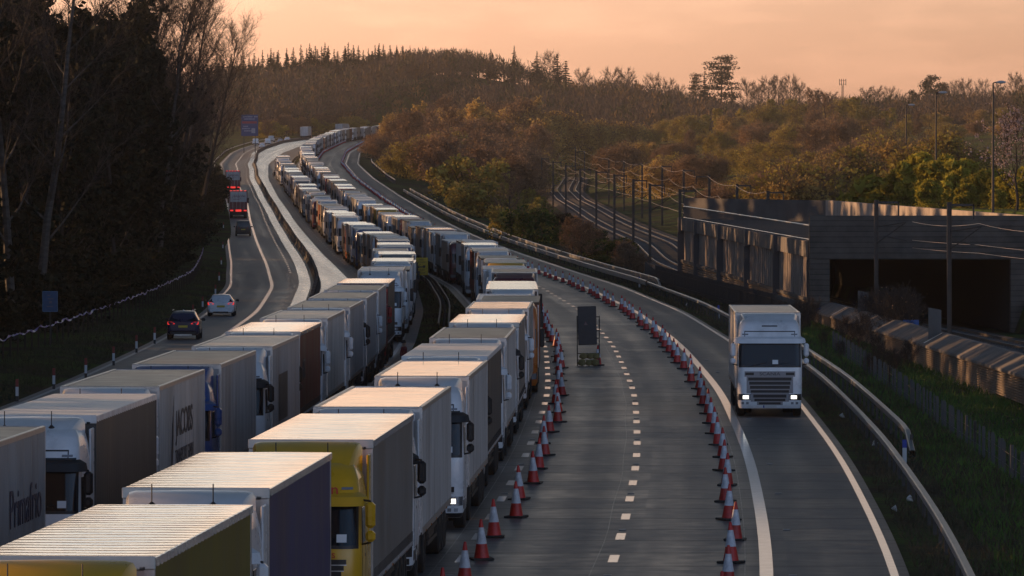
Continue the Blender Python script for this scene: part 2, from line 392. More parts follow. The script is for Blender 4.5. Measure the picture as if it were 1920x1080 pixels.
dashes(lambda Y: T(Y) - 3.73, .24, 2.8, 83, 1900, 9.05)
dashes(lambda Y: T(Y) - 7.45, .24, 2.8, 83, 1900, 9.05)
dashes(lambda Y: (LT(Y) + BARR(Y)) / 2 - .1, .9, .45, 380, 560, 4.5); dashes(lambda Y: (LT(Y) + BARR(Y)) / 2 - .1, .2, 3, 560, 1800, 9.05)
dashes(lambda Y: LQC(Y) - 1.9, .18, 2.0, 300, 1500, 9.05)
seal = mat('joint_sealant', (.25, .245, .235), .45, var=.8, vscale=.9)
strip('joint_seal', lambda Y: T(Y) - 4.15 + .03 * math.sin(Y * .21), lambda Y: T(Y) - 4.122 + .03 * math.sin(Y * .21), 100, 520, seal, .004)
strip('joint_seal', lambda Y: T(Y) - 7.95, lambda Y: T(Y) - 7.925, 100, 330, seal, .004)
strip('joint_seal', lambda Y: T(Y) - .52, lambda Y: T(Y) - .498, 100, 330, seal, .004)
stud = mat('road_stud', (.3, .3, .3), .4)
mb = MB(); Y = 87.2
while Y < 420:
    for off in (-3.73, -7.45, .62):
        X = T(Y) + off; mb.box(X - .1, X + .1, Y - .08, Y + .08, .004, .024, 0, .01)
    Y += 18.1
obj('road_studs', mb.mesh('studs', stud), kind='structure')

# ------------------------------------------------------------------ terrain
def sm(a, b, x):
    t = min(1, max(0, (x - a) / (b - a))); return t * t * (3 - 2 * t)
WALLX = lambda Y: float(np.interp(Y, [150, 256, 403, 521], [22.6, 21.8, 20.3, 14.7]))
_rx = _smooth(([300, 400, 460, 521, 615, 720, 772, 837, 922, 1076, 1189, 1330, 1600], [27.5, 22.6, 19.6, 16.4, 13.7, 14.0, 13.0, 11.7, 10.6, 9.4, 8.1, 7.5, 12]))   # left mast line
RAILX = lambda Y: float(np.interp(Y, _yy, _rx))
RAILZ = lambda Y: max(-1.0, .2 + .0068 * (Y - 615)) if Y < 1200 else 4.18 + .011 * (Y - 1200)
SKY_X = [-400, 300, 440, 520, 600, 700, 780, 830, 900, 960, 1040, 1100, 1180, 1250, 1330, 1400, 1500, 1600, 1700, 1800, 1900, 2300]
SKY_Y = [145, 145, 140, 135, 130, 121, 110, 106, 113, 124, 140, 150, 162, 180, 206, 216, 214, 217, 220, 206, 196, 192]
RIDGE = 2500.0
def ground(X, Y):
    d = X - T(Y); base = zr(Y); hz = base - .05
    le = LE(Y) - T(Y)
    if d < le - .6:
        q = le - .6 - d; hz = base - .05 + .35 * sm(0, 3, q) + 2.2 * sm(5, 40, q) + 5 * sm(50, 160, q)
    elif d > 3.6:
        q = d - 3.6
        if Y < 521:
            w = WALLX(Y) - X
            hz = base - .05 - .12 * sm(.3, 3, q) - .25 * sm(3, 8, q)
            if w < -.4:
                hz = -1.2 if Y > 400 or w > -14 else -1.2
                hz = hz + 7.9 * sm(14.5, 15.5, -w) if Y > 404 else hz
        else:
            rx = RAILX(Y); rz = RAILZ(Y)
            t = sm(0, max(3, rx - 2.0 - T(Y) - 3.6), q)
            hz = (base - .05 - .12 * sm(.3, 3, q)) * (1 - t) + (rz - .25) * t
            r = X - (rx + 9.5)
            if r > 0: hz = rz - .25 + 5.5 * sm(0, 26, r) * (1 if Y < 1100 else 1 + .5 * sm(1100, 1600, Y)) + 6 * sm(26, 120, r)
    if -32 < d < 3.7 and LRE(Y) + .5 < X < RLE(Y): hz = base + .02
    if Y > 1500:
        px = CX + X * F / Y
        rid = HC + (HY - np.interp(px, SKY_X, SKY_Y)) * min(Y, RIDGE) / F - 7
        t = sm(2000 if px < 700 else 1500, RIDGE, Y)
        t = t if abs(d + 15) > 40 else t * sm(18, 40, abs(d + 15))
        if Y > RIDGE: rid -= (Y - RIDGE) * .04
        hz = hz * (1 - t) + rid * t
    return float(hz)
ds = [-420, -300, -220, -160, -120, -95, -78, -66, -56, -48, -43, -39, -36.5, -34, -32, -30.5, -29.6, -26, -20, -17, -15.6, -14.9, -13.2, -11.8, -11.2, -6, 0, 3.0, 3.7, 4.4, 5.5, 7, 8.5, 10, 11.5, 13, 14.5, 16, 18, 20, 22.5, 25, 28, 31, 34, 37, 41, 46, 52, 60, 70, 84, 100, 130, 170, 230, 320, 460]
ys = [-40] + list(range(0, 520, 10)) + [520.5, 521.5] + list(range(530, 1000, 10)) + list(range(1000, 1600, 20)) + list(range(1600, 2700, 30))
rows = []
for Y in ys:
    w = 1.0 if Y < 1200 else 1 + (Y - 1200) / 900.0
    row = []
    for d in ds:
        dd = d if abs(d + 14) < 20 else (d * w if d > 0 else -34 + (d + 34) * w)
        X = T(Y) + dd; row.append((X, Y, ground(X, Y)))
    rows.append(row)
mb = MB(); mb.grid(rows)
gm = bpy.data.materials.new('verge_grass'); gm.use_nodes = True
n = gm.node_tree.nodes; l = gm.node_tree.links; b = n['Principled BSDF']; b.inputs['Roughness'].default_value = .95; b.inputs['Specular IOR Level'].default_value = .15
tc = n.new('ShaderNodeTexCoord'); z1 = n.new('ShaderNodeTexNoise'); z1.inputs['Scale'].default_value = .09; z1.inputs['Detail'].default_value = 7; z1.inputs['Roughness'].default_value = .7
z2 = n.new('ShaderNodeTexNoise'); z2.inputs['Scale'].default_value = 3.0; z2.inputs['Detail'].default_value = 6
l.new(tc.outputs['Object'], z1.inputs['Vector']); l.new(tc.outputs['Object'], z2.inputs['Vector'])
rp = n.new('ShaderNodeValToRGB'); rp.color_ramp.elements[0].position = .42; rp.color_ramp.elements[0].color = (.050, .040, .026, 1)
rp.color_ramp.elements[1].position = .60; rp.color_ramp.elements[1].color = (.075, .145, .018, 1)
l.new(z1.outputs[0], rp.inputs[0]); mx = n.new('ShaderNodeMix'); mx.data_type = 'RGBA'; mx.blend_type = 'MULTIPLY'; mx.inputs[0].default_value = .8
l.new(rp.outputs[0], mx.inputs[6]); l.new(z2.outputs[0], mx.inputs[7]); l.new(mx.outputs[2], b.inputs['Base Color'])
bp = n.new('ShaderNodeBump'); bp.inputs['Strength'].default_value = .7; bp.inputs['Distance'].default_value = .12; l.new(z2.outputs[0], bp.inputs['Height']); l.new(bp.outputs[0], b.inputs['Normal'])
obj('ground', mb.mesh('ground', gm, smooth=True), kind='structure')
big = MB(); big.box(-9000, 9000, -3000, 12000, -6.2, -6.0); obj('far_ground', big.mesh('far_ground', gm), kind='structure')

# ------------------------------------------------------------------ lorries
def cabprof(style):
    if style == 'tall':    # flat-faced, high roof
        return [(.34, .12, 1.17, .22), (.5, .03, 1.23, .28), (1.05, 0, 1.25, .28), (1.8, 0, 1.25, .28), (2.0, .03, 1.25, .27), (2.9, .17, 1.23, .27), (3.1, .21, 1.22, .27), (3.4, .34, 1.19, .28), (3.62, .56, 1.13, .3), (3.74, .86, 1.04, .3), (3.78, 1.2, .95, .3)]
    if style == 'round':
        return [(.34, .16, 1.15, .3), (.5, .05, 1.22, .4), (1.05, 0, 1.25, .42), (1.8, .02, 1.25, .42), (2.0, .06, 1.24, .4), (2.8, .25, 1.21, .38), (3.0, .32, 1.19, .38), (3.3, .50, 1.14, .38), (3.5, .75, 1.06, .38), (3.6, 1.0, .98, .36), (3.63, 1.3, .9, .34)]
    return [(.34, .10, 1.18, .2), (.5, .02, 1.24, .22), (1.05, 0, 1.25, .22), (1.8, 0, 1.25, .22), (2.0, .01, 1.25, .22), (2.9, .10, 1.24, .22), (3.1, .12, 1.24, .22), (3.5, .20, 1.22, .24), (3.75, .34, 1.18, .26), (3.85, .58, 1.1, .28), (3.88, .9, 1.02, .28)]
class Cab:
    def __init__(s, style): s.p = np.array(cabprof(style)); s.top = s.p[-1, 0]
    def at(s, u, z, off=0.0):
        yf, w, r = (np.interp(z, s.p[:, 0], s.p[:, k]) for k in (1, 2, 3)); a = w - r; q = abs(u); sg = 1 if u >= 0 else -1
        if q <= a: x, y, nx, ny = q, yf, 0, -1
        elif q <= a + r * math.pi / 2:
            th = (q - a) / r; x, y, nx, ny = a + r * math.sin(th), yf + r * (1 - math.cos(th)), math.sin(th), -math.cos(th)
        else: x, y, nx, ny = w, yf + r + q - a - r * math.pi / 2, 1, 0
        return (sg * (x + nx * off), y + ny * off, z)
    def patch(s, mb, u0, u1, z0, z1, off=.006, mi=0, nu=None, nz=None, edge=True):
        nu = nu or max(2, int(abs(u1 - u0) / .09)); nz = nz or max(2, int((z1 - z0) / .14))
        rows = [[s.at(u0 + (u1 - u0) * j / nu, z0 + (z1 - z0) * i / nz, off) for j in range(nu + 1)] for i in range(nz + 1)]
        mb.grid(rows, mi)
        if edge:
            rim = rows[0] + [r[-1] for r in rows[1:]] + rows[-1][-2::-1] + [r[0] for r in rows[-2:0:-1]]
            us = [(u0 + (u1 - u0) * j / nu, z0) for j in range(nu + 1)] + [(u1, z0 + (z1 - z0) * i / nz) for i in range(1, nz + 1)] + [(u0 + (u1 - u0) * j / nu, z1) for j in range(nu - 1, -1, -1)] + [(u0, z0 + (z1 - z0) * i / nz) for i in range(nz - 1, 0, -1)]
            inn = [s.at(u, z, -.01) for u, z in us]; mb.grid([inn, rim], mi, closed=True)
    def shell(s, mb, mi=0, depth=2.25, hi=True):
        rows = []; zs = s.p[:, 0] if not hi else np.unique(np.concatenate([s.p[:, 0], np.linspace(2.0, s.top, 10)]))
        for z in zs:
            yf, w, r = (np.interp(z, s.p[:, 0], s.p[:, k]) for k in (1, 2, 3)); a = w - r; L = depth - yf - r
            us = list(np.linspace(0, a, 5 if hi else 3)) + [a + r * math.pi / 2 * k / (6 if hi else 3) for k in range(1, (7 if hi else 4))] + [a + r * math.pi / 2 + L]
            rows.append([s.at(-u, z) for u in us[::-1]] + [s.at(u, z) for u in us[1:]])
        mb.grid(rows, mi); mb.poly(rows[-1], mi)
        mb.grid([[r[-1], r[0]] for r in rows], mi)
def wheel_mb(mb, x0, x1, y, z=.5, r=.5, n=20):
    s = 1 if x1 > x0 else -1
    mb.lathe([(.28, x0), (r * .9, x0), (r, x0 + s * .04), (r, x1 - s * .04), (r * .9, x1), (.30, x1), (.27, x1 - s * .05)], n, 0, 'x', (0, y, z))
    mb.lathe([(.27, x1 - s * .05), (.2, x1 - s * .1), (.12, x1 - s * .1), (.11, x1 - s * .02), (.001, x1 - s * .02)], n, 1, 'x', (0, y, z))
_pc = {}
def P_(name, key, builder):
    """cached part mesh"""
    if key not in _pc: _pc[key] = builder()
    return (name, _pc[key])
def deflector_mb(style, wid=1.12):
    mb = MB(); y0, z0 = {'tall': (.75, 3.66), 'round': (.85, 3.48), 'box': (.6, 3.80)}[style]; rows = []
    top = 3.98
    for t in np.linspace(0, 1, 8):
        y = y0 + (2.25 - y0) * t; zc = z0 + (top - z0) * math.sin(t * math.pi / 2) ** .9; w = wid * (.86 + .14 * t)
        base = z0 - .25
        rows.append([(-w, y, base), (-w, y, zc - .12), (-w + .05, y, zc - .03), (-w + .16, y - .0, zc), (0, y, zc + .015), (w - .16, y, zc), (w - .05, y, zc - .03), (w, y, zc - .12), (w, y, base)])
    mb.grid(rows, 0, flip=True); mb.poly(rows[-1], 0); mb.poly(rows[0][::-1], 0)
    return mb
def near_cab(parent, style, cmat, grille='slots', lights=False, visor='body', maker=None, plate=True, horns=True, defl=None):
    cb = Cab(style)
    def k(n_): return (n_, style, grille)
    def sh(): m = MB(); cb.shell(m); return m.mesh('cab', [cmat], smooth=True)
    cab = obj('cab', P_('cab', ('shell', style, cmat.name), sh)[1], parent)
    def part(nm, key, fn, mats, smooth=True, par=cab):
        me = P_(nm, (nm, style, key) + tuple(x.name for x in mats), lambda: (lambda m: (fn(m), m.mesh(nm, mats, smooth=smooth))[1])(MB()))[1]
        return obj(nm, me, par)
    wz = 2.86 if style != 'round' else 2.78
    part('windscreen', 'a', lambda m: cb.patch(m, -1.16, 1.16, 2.0, wz, .012), [glass])
    part('windscreen_seal', 'a', lambda m: (cb.patch(m, -1.24, 1.24, 1.93, 2.0, .009), cb.patch(m, -1.24, 1.24, wz, wz + .06, .009), cb.patch(m, -1.24, -1.16, 1.99, wz + .01, .007), cb.patch(m, 1.16, 1.24, 1.99, wz + .01, .007)), [black])
    def vis(m):
        for zz, off in ((wz + .02, .28), (wz + .2, .16)): pass
        rows = [[cb.at(u, wz + .26, .01) for u in np.linspace(-1.3, 1.3, 21)], [tuple(np.add(cb.at(u, wz + .16, .16), (0, 0, .02))) for u in np.linspace(-1.3, 1.3, 21)], [tuple(np.add(cb.at(u, wz + .0, .2), (0, 0, 0))) for u in np.linspace(-1.3, 1.3, 21)], [cb.at(u, wz + .06, .17) for u in np.linspace(-1.3, 1.3, 21)], [cb.at(u, wz + .18, .01) for u in np.linspace(-1.3, 1.3, 21)]]
        m.grid(rows, 0, flip=True)
    part('sun_visor', visor, vis, [black if visor == 'black' else cmat])
    if visor == 'black':
        part('head_panel', 'a', lambda m: cb.patch(m, -1.16, 1.16, wz + .05, wz + .3, .010), [black])
    for s_ in (-1, 1):
        yf, w_, r_ = (np.interp(2.3, cb.p[:, 0], cb.p[:, q]) for q in (1, 2, 3)); side0 = w_ - r_ + r_ * math.pi / 2
        def sw(m): cb.patch(m, s_ * (side0 + .10), s_ * (side0 + .85), 2.02, 2.72, .012)
        part('side_window', s_, lambda m: cb.patch(m, *sorted((s_ * (side0 + .08), s_ * (side0 + .82))), 2.02, 2.72, .012), [glass])
        def dl(m):
            a0, a1 = side0 + .02, side0 + .95
            for u0, u1, z0, z1 in ((a0, a0 + .018, .85, 2.85), (a1, a1 + .018, .85, 2.85), (a0, a1, .85, .868), (a1 - .2, a1 - .05, 1.72, 1.78)):
                cb.patch(m, *sorted((s_ * u0, s_ * u1)), z0, z1, .004)
        part('door_seam', s_, dl, [black])
        def mir(m):
            x = s_ * 1.42
            m.box(x - .10, x + .10, .16, .36, 2.34, 2.86, 0, .06); m.box(x - .10, x + .10, .18, .36, 2.06, 2.29, 0, .06)
            m.tube([(s_ * 1.2, .42, 2.90), (x, .26, 2.88), (x, .26, 2.8)], .022, 6, 1); m.tube([(s_ * 1.22, .45, 2.0), (x, .27, 2.05), (x, .27, 2.1)], .022, 6, 1)
            m.box(x - .085, x + .085, .355, .365, 2.38, 2.82, 1)
        part('mirror', s_, mir, [cmat if visor != 'black' else black, black])
        lm = lampon if lights else lampoff
        part('headlight', (s_, lights), lambda m: (cb.patch(m, *sorted((s_ * .72, s_ * 1.28)), .66, .90, .010, 0), cb.patch(m, *sorted((s_ * .82, s_ * 1.04)), .71, .84, .016, 1)), [black if not lights else chrome, lm])
        [part('fog_lamp', s_ * q0, lambda m: cb.patch(m, *sorted((s_ * q0, s_ * (q0 + .1))), .50, .59, .012), [lampoff]) for q0 in (.82, 1.0)]
        part('side_fairing', s_, lambda m: m.box(s_ * 1.20, s_ * 1.25, 2.28, 2.95, 1.0, 3.72, 0, .02), [cmat])
        part('step_well', s_, lambda m: cb.patch(m, *sorted((s_ * (side0 - .05), s_ * (side0 + .35))), .42, .8, .008), [black])
    def gr(m):
        if grille == 'slots':       # framed grille with broad slats, narrowing towards the bumper
            for z0, z1, h0 in ((1.42, 1.54, .84), (1.26, 1.38, .80), (1.10, 1.22, .77), (.95, 1.05, .74), (.76, .88, .64), (.62, .72, .60), (.5, .58, .42)):
                cb.patch(m, -h0, h0, z0, z1, .012, 1)
            cb.patch(m, -.98, .98, 1.57, 1.78, .010, 0); cb.patch(m, -.90, .90, .93, 1.57, .008, 0); cb.patch(m, -.74, .74, .60, .93, .008, 0); cb.patch(m, -.5, .5, .47, .60, .008, 0)
            for s2 in (-1, 1): cb.patch(m, *sorted((s2 * .62, s2 * .95)), 1.63, 1.73, .014, 1)
        elif grille == 'plain':     # smooth panel over a dark mouth
            cb.patch(m, -1.0, 1.0, 1.02, 1.16, .010, 1); cb.patch(m, -.7, .7, .55, .98, .010, 1); cb.patch(m, -.98, .98, .98, 1.02, .014, 2)
            for q in range(4): cb.patch(m, -.66, .66, .60 + q * .09, .63 + q * .09, .016, 0)
        else:                       # black trapezoid
            for q in range(7):
                h0 = .95 - .05 * q; cb.patch(m, -h0, h0, 1.62 - q * .12, 1.72 - q * .12, .012, 1); cb.patch(m, -h0, h0, 1.60 - q * .12, 1.62 - q * .12, .016, 2)
    part('grille', grille, gr, [mat('grille_grey', (.24, .24, .26), .4, metal=.2) if grille == 'slots' else cmat, black, alu])
    part('bumper', 'a', lambda m: (cb.patch(m, -1.5, 1.5, .345, .46, .012, 0)), [black if grille != 'slots' else cmat])
    if plate:
        pl = part('number_plate', 'a', lambda m: (cb.patch(m, -.26, .26, .36, .46, .02, 0), cb.patch(m, -.26, -.21, .362, .458, .022, 1)), [plate_w, plate_b])
    for x0 in (-.75, .05): part('wiper', x0, lambda m: m.tube([cb.at(x0, 1.97, .03), cb.at(x0 + .62, 2.12, .03)], .012, 5), [black])
    for x0, x1 in (((.1, .32),) if maker else ((.1, .32), (.75, .95))): part('windscreen_card', x0, lambda m: cb.patch(m, x0, x1, 2.06, 2.22, .015, 0, edge=False), [paper])
    for s2 in (-1, 1): part('roof_marker', s2, lambda m: cb.patch(m, s2 * .95 - .12, s2 * .95 + .12, wz + .32, wz + .37, .012), [lampoff])
    df = obj('roof_deflector', P_('roof_deflector', ('defl', style, cmat.name), lambda: deflector_mb(style).mesh('roof_deflector', [cmat], smooth=True))[1], parent)
    if style == 'tall':
        def seam(m): cb.patch(m, -.98, .98, 3.30, 3.335, .006); cb.patch(m, -.98, -.955, 2.98, 3.30, .006); cb.patch(m, .955, .98, 2.98, 3.30, .006); cb.patch(m, -.3, .3, 3.50, 3.545, .008)
        part('head_panel_seam', 'a', seam, [black])
    if horns:
        for s2 in (-.55, .5):
            def an(m):
                m.tube([(s2, 1.1, cb.top - .02), (s2, 1.1, cb.top + .38)], .012, 5); m.lathe([(.07, 0), (.07, .05), (.02, .1)], 8, 0, 'z', (s2, 1.1, cb.top - .03))
            part('aerial', s2, an, [black])
    if maker: lettering(maker, .17, mat('badge_dark', (.035, .035, .04), .3, metal=.6), cab, (0, -.016, 1.675), 'front', sx=1.35)
    return cab, cb
def tractor_under(parent):
    def ch():
        m = MB(); m.box(-.42, .42, .5, 6.0, .62, .95); m.box(-1.15, 1.15, .35, 2.2, .45, .6); m.box(-1.2, -.6, 2.3, 3.6, .45, 1.0, 0, .08); m.box(.6, 1.2, 2.3, 3.6, .45, 1.0, 0, .08)
        m.box(-1.2, 1.2, 3.75, 3.8, .5, 1.1); m.box(-.6, .6, 4.0, 5.6, .95, 1.12); return m.mesh('chassis', chassis)
    obj('chassis', P_('chassis', 'tchassis', ch)[1], parent)
    for y, xs in ((1.42, ((-.93, -1.24), (.93, 1.24))), (4.75, ((-.62, -1.24), (.62, 1.24)))):
        for x0, x1 in xs:
            obj('wheel', P_('wheel', ('tw', y, x0), lambda: (lambda m: (wheel_mb(m, x0, x1, y), m.mesh('wheel', [rubber, chassis], smooth=True))[1])(MB()))[1], parent)
def trailer_body(kind):
    """side walls, front and rear walls and bottom rail, 2.55 wide, from y=3.1 to 16.7"""
    m = MB(); y0, y1 = 3.1, 16.7
    if kind == 'curtain':
        for s_ in (-1, 1):
            rows = []
            for zz in np.linspace(1.08, 3.86, 7):
                row = []
                for q, y in enumerate(np.linspace(y0 + .12, y1 - .12, 112)):
                    amp = .012 * math.sin(q * 1.9) + .010 * math.sin(q * .37 + zz * 2); t = (zz - 1.08) / 2.78; row.append((s_ * (1.262 + amp * math.sin(math.pi * min(1, t * 1.2 + .1))), y, zz))
                rows.append(row)
            m.grid(rows, 0, flip=s_ > 0)
            for y in (y0, y1 - .12): m.box(s_ * 1.12, s_ * 1.275, y, y + .12, .98, 3.9, 1)
            m.box(s_ * 1.15, s_ * 1.277, y0, y1, .98, 1.10, 2)
            for q in range(34):
                y = y0 + .4 + q * .39; m.box(s_ * 1.275, s_ * 1.288, y, y + .05, .98, 1.32, 3); m.box(s_ * 1.276, s_ * 1.296, y - .02, y + .07, 1.02, 1.10, 2)
            m.box(s_ * 1.2, s_ * 1.28, y0, y1, 3.86, 3.95, 1)
        m.box(-1.12, 1.12, y0 + .02, y0 + .08, 1.0, 3.92, 1); m.box(-1.12, 1.12, y1 - .08, y1 - .02, 1.0, 3.92, 1)
        m.box(-1.27, 1.27, y0 - .01, y0 + .14, 3.78, 3.96, 1, .02)
        for q in range(9): m.box(-1.1 + q * .27, -1.02 + q * .27, y0 - .03, y0 - .008, 3.80, 3.84, 3)
        m.box(-1.2, 1.2, y0 + .2, y1 - .1, 1.0, 1.12, 2)
    else:
        m.box(-1.272, 1.272, y0, y1, 1.05, 3.93, 0, .015)
        for s_ in (-1, 1):
            m.box(s_ * 1.27, s_ * 1.284, y0, y1, 1.0, 1.16, 2); m.box(s_ * 1.266, s_ * 1.282, y0 - .004, y1, 3.88, 3.96, 1)
            for y in (y0 - .004, y1 - .08): m.box(s_ * 1.21, s_ * 1.283, y, y + .084, 1.05, 3.93, 1)
            for q in range(1, 11): m.box(s_ * 1.271, s_ * 1.2755, y0 + q * 1.25, y0 + q * 1.25 + .02, 1.16, 3.88, 1)
        m.box(-1.27, 1.27, y0 - .012, y0, 3.86, 3.96, 1)
    return m
def trailer_roof(kind):
    m = MB(); y0, y1 = 3.09, 16.71
    rs = random.Random(5)
    if kind == 'curtain':
        ny = 160; rows = []
        for q in range(ny + 1):
            y = y0 + (y1 - y0) * q / ny; rip = math.sin(y * 2 * math.pi / .62); row = []
            for j in range(15):
                x = -1.278 + 2.556 * j / 14; e = abs(math.sin(math.pi * j / 14)) ** .5
                z = 3.975 + e * (.0042 * rip + .006 * math.sin(y * .8 + x * .7) + .0016 * math.sin(x * 4 + y * 5.3) + rs.uniform(-.0006, .0006))
                row.append((x, y, z))
            rows.append(row)
        m.grid(rows, 0)
        for s_ in (-1, 1):                              # turned-down scalloped hem
            r2 = [[(s_ * 1.278, y0 + (y1 - y0) * q / ny, 3.975) for q in range(ny + 1)], [(s_ * 1.294, y0 + (y1 - y0) * q / ny, 3.965 + .004 * math.sin(q * .8)) for q in range(ny + 1)], [(s_ * 1.296, y0 + (y1 - y0) * q / ny, 3.84 + .012 * math.sin(q * 1.2)) for q in range(ny + 1)]]
            m.grid(r2, 0, flip=s_ > 0)
        for yy in (y0 - .02,): m.box(-1.29, 1.29, yy, yy + .05, 3.80, 3.99, 0, .015)
    else:
        rows = []
        for q in range(29):
            y = y0 + (y1 - y0) * q / 28
            rows.append([(x, y, 3.965 + .012 * math.cos(x * 1.2) + rs.uniform(-.0025, .0025)) for x in np.linspace(-1.2, 1.2, 9)])
        m.grid(rows, 0)
        for s_ in (-1, 1): m.box(s_ * 1.19, s_ * 1.28, y0, y1, 3.94, 3.995, 1, .012)
        m.box(-1.19, 1.19, y0 - .01, y0 + .06, 3.94, 3.993, 1, .012); m.box(-1.19, 1.19, y1 - .06, y1 - .002, 3.94, 3.993, 1, .012)
    return m
def trailer_under():
    m = MB(); m.box(-.55, -.4, 4.0, 16.5, .72, 1.04); m.box(.4, .55, 4.0, 16.5, .72, 1.04)
    for q in range(11): m.box(-1.2, 1.2, 4.2 + q * 1.15, 4.28 + q * 1.15, .9, 1.03)
    for s_ in (-1, 1):
        m.box(s_ * 1.16, s_ * 1.2, 7.0, 11.2, .78, .88); m.box(s_ * 1.16, s_ * 1.2, 7.0, 11.2, .5, .6); m.box(s_ * .7, s_ * 1.16, 8.2, 10.6, .42, .98, 0, .03)
        m.box(s_ * .75, s_ * .9, 5.9, 6.05, .06, 1.0); m.box(s_ * .65, s_ * 1.0, 5.85, 6.1, .02, .08)
        for y in (11.9, 13.2, 14.5): m.box(s_ * .72, s_ * 1.22, y - .5, y + .5, 1.02, 1.045)
    m.box(-1.2, 1.2, 16.45, 16.6, .55, .68); return m
_lorry = 0
def near_lorry(Ycab, lane, cabcol, style, tkind, side, roof, label, group, grille='slots', lights=False, visor='body', maker=None, texts=(), unit=None, rz_extra=0.0, xoff=0.0, zoff=0.0):
    Yc = Ycab + 8; rz = heading(lane, Yc) + rz_extra
    cx = lane(Yc) + xoff; loc = (cx + math.sin(rz) * 8, Yc - math.cos(rz) * 8, zr(Ycab) + zoff)
    t = empty('articulated_lorry', loc, rz, label, 'lorry', group)
    cab, cb = near_cab(t, style, C[cabcol], grille, lights, visor, maker, horns=maker is None)
    tractor_under(t)
    trim = S['darkgrey'] if tkind == 'curtain' and side in ('darkgrey',) else alu
    tb = obj('trailer', P_('trailer', ('tb', tkind, side), lambda: trailer_body(tkind).mesh('trailer', [S[side], trim, steel, black], smooth=True))[1], t)
    obj('trailer_roof', P_('r', ('tr', tkind, roof), lambda: trailer_roof(tkind).mesh('trailer_roof', [RF[roof], alu], smooth=True))[1], tb)
    obj('underframe', P_('u', 'tu', lambda: trailer_under().mesh('underframe', chassis))[1], tb)
    for y in (11.9, 13.2, 14.5):
        for s_ in (-1, 1):
            obj('wheel', P_('wheel', ('trw', y, s_), lambda: (lambda m: (wheel_mb(m, s_ * .85, s_ * 1.24, y), m.mesh('wheel', [rubber, chassis], smooth=True))[1])(MB()))[1], tb)
    for s_ in (-1, 1):
        for q in range(5): obj('marker_lamp', P_('ml', ('ml', s_), lambda: (lambda m: (m.box(s_ * 1.28, s_ * 1.30, 0, .12, 1.0, 1.05), m.mesh('marker_lamp', amber))[1])(MB()))[1], tb, (0, 4.5 + q * 2.4, 0))
    if tkind == 'reefer':
        def fu():
            m = MB(); m.box(-1.0, 1.0, 2.66, 3.095, 2.0, 3.72, 0, .1); m.box(-1.12, 1.12, 2.6, 3.09, 3.6, 3.9, 0, .08)
            for q in range(6): m.box(-.85, .85, 2.645, 2.665, 2.2 + q * .13, 2.26 + q * .13, 1)
            return m.mesh('fridge_unit', [C['white'], black], smooth=True)
        fr = obj('fridge_unit', P_('fu', 'fu', fu)[1], tb)
        if unit: lettering(unit, .17, black, fr, (0, 2.592, 3.78), 'front', sx=1.2)
    for body, size, m, y, z, sx in texts: lettering(body, size, m, tb, (1.292, y, z), 'right', sx=sx)
    return t
GR = 'lorries queuing in the right-hand line'; GL = 'lorries queuing in the left-hand line'
ink = mat('livery_ink', (.05, .05, .06), .5); inkblue = mat('livery_blue', (.02, .035, .09), .4); inkred = mat('livery_red', (.5, .02, .03), .4); inkgreen = mat('livery_green', (.02, .30, .20), .4)
near_lorry(82.9, RQC, 'yellow', 'round', 'curtain', 'olive', 'cream', 'yellow-cabbed lorry with an olive yellow curtain side and ribbed cream roof, nearest of all', GR, 'black', xoff=-0.28)
near_lorry(101.6, RQC, 'white', 'tall', 'curtain', 'blue', 'cream', 'white-cabbed lorry with dark blue-violet curtain sides and ribbed pale roof, just behind the nearest one', GR, 'plain', xoff=-0.46)
tY = near_lorry(120.6, RQC, 'yellow', 'round', 'curtain', 'grey', 'cream', 'yellow-cabbed lorry with red lettering, plain grey sides and a smooth cream roof', GR, 'black')
lettering('in', .34, inkred, tY.children[0], (.66, .285, 3.10), 'front'); lettering('ess', .22, inkred, tY.children[0], (.60, -.03, 1.82), 'front')
near_lorry(137.9, RQC, 'white', 'round', 'reefer', 'white', 'cream', 'white lorry with round mirrors and a plain white box right behind the yellow cab', GR, 'black', visor='black')
near_lorry(159.4, RQC, 'white', 'tall', 'box', 'white', 'cream', 'white lorry with lit headlamp, black visor and creased cream roof, beside the nearest left cones', GR, 'plain', visor='black', lights=True, xoff=0.15)
near_lorry(177.2, RQC, 'white', 'tall', 'curtain', 'darkgrey', 'white', 'white lorry with a dark grey curtain side and quilted pale roof', GR, 'plain', visor='black')
tG = near_lorry(197.0, RQC, 'white', 'tall', 'reefer', 'white', 'brown', 'white refrigerated lorry with a brown-looking roof and a named cooling unit', GR, 'plain', unit='THERMO KING')
tG = near_lorry(217.6, RQC, 'white', 'tall', 'curtain', 'grey', 'cream', 'white lorry with green marks on its nose and grille, cab showing beside the cone line', GR, 'plain', visor='black')
lettering('EA', .55, inkgreen, tG.children[0], (.05, -.014, 1.52), 'front', italic=.2)
m_ = MB(); Cab('tall').patch(m_, -.72, .55, .50, .96, .024); obj('grille_panel', m_.mesh('grille_panel', inkgreen, smooth=True), tG.children[0])
near_lorry(240.5, RQC, 'white', 'round', 'box', 'grey', 'cream', 'white lorry with cream roof, second behind the one with green marks', GR, 'plain')
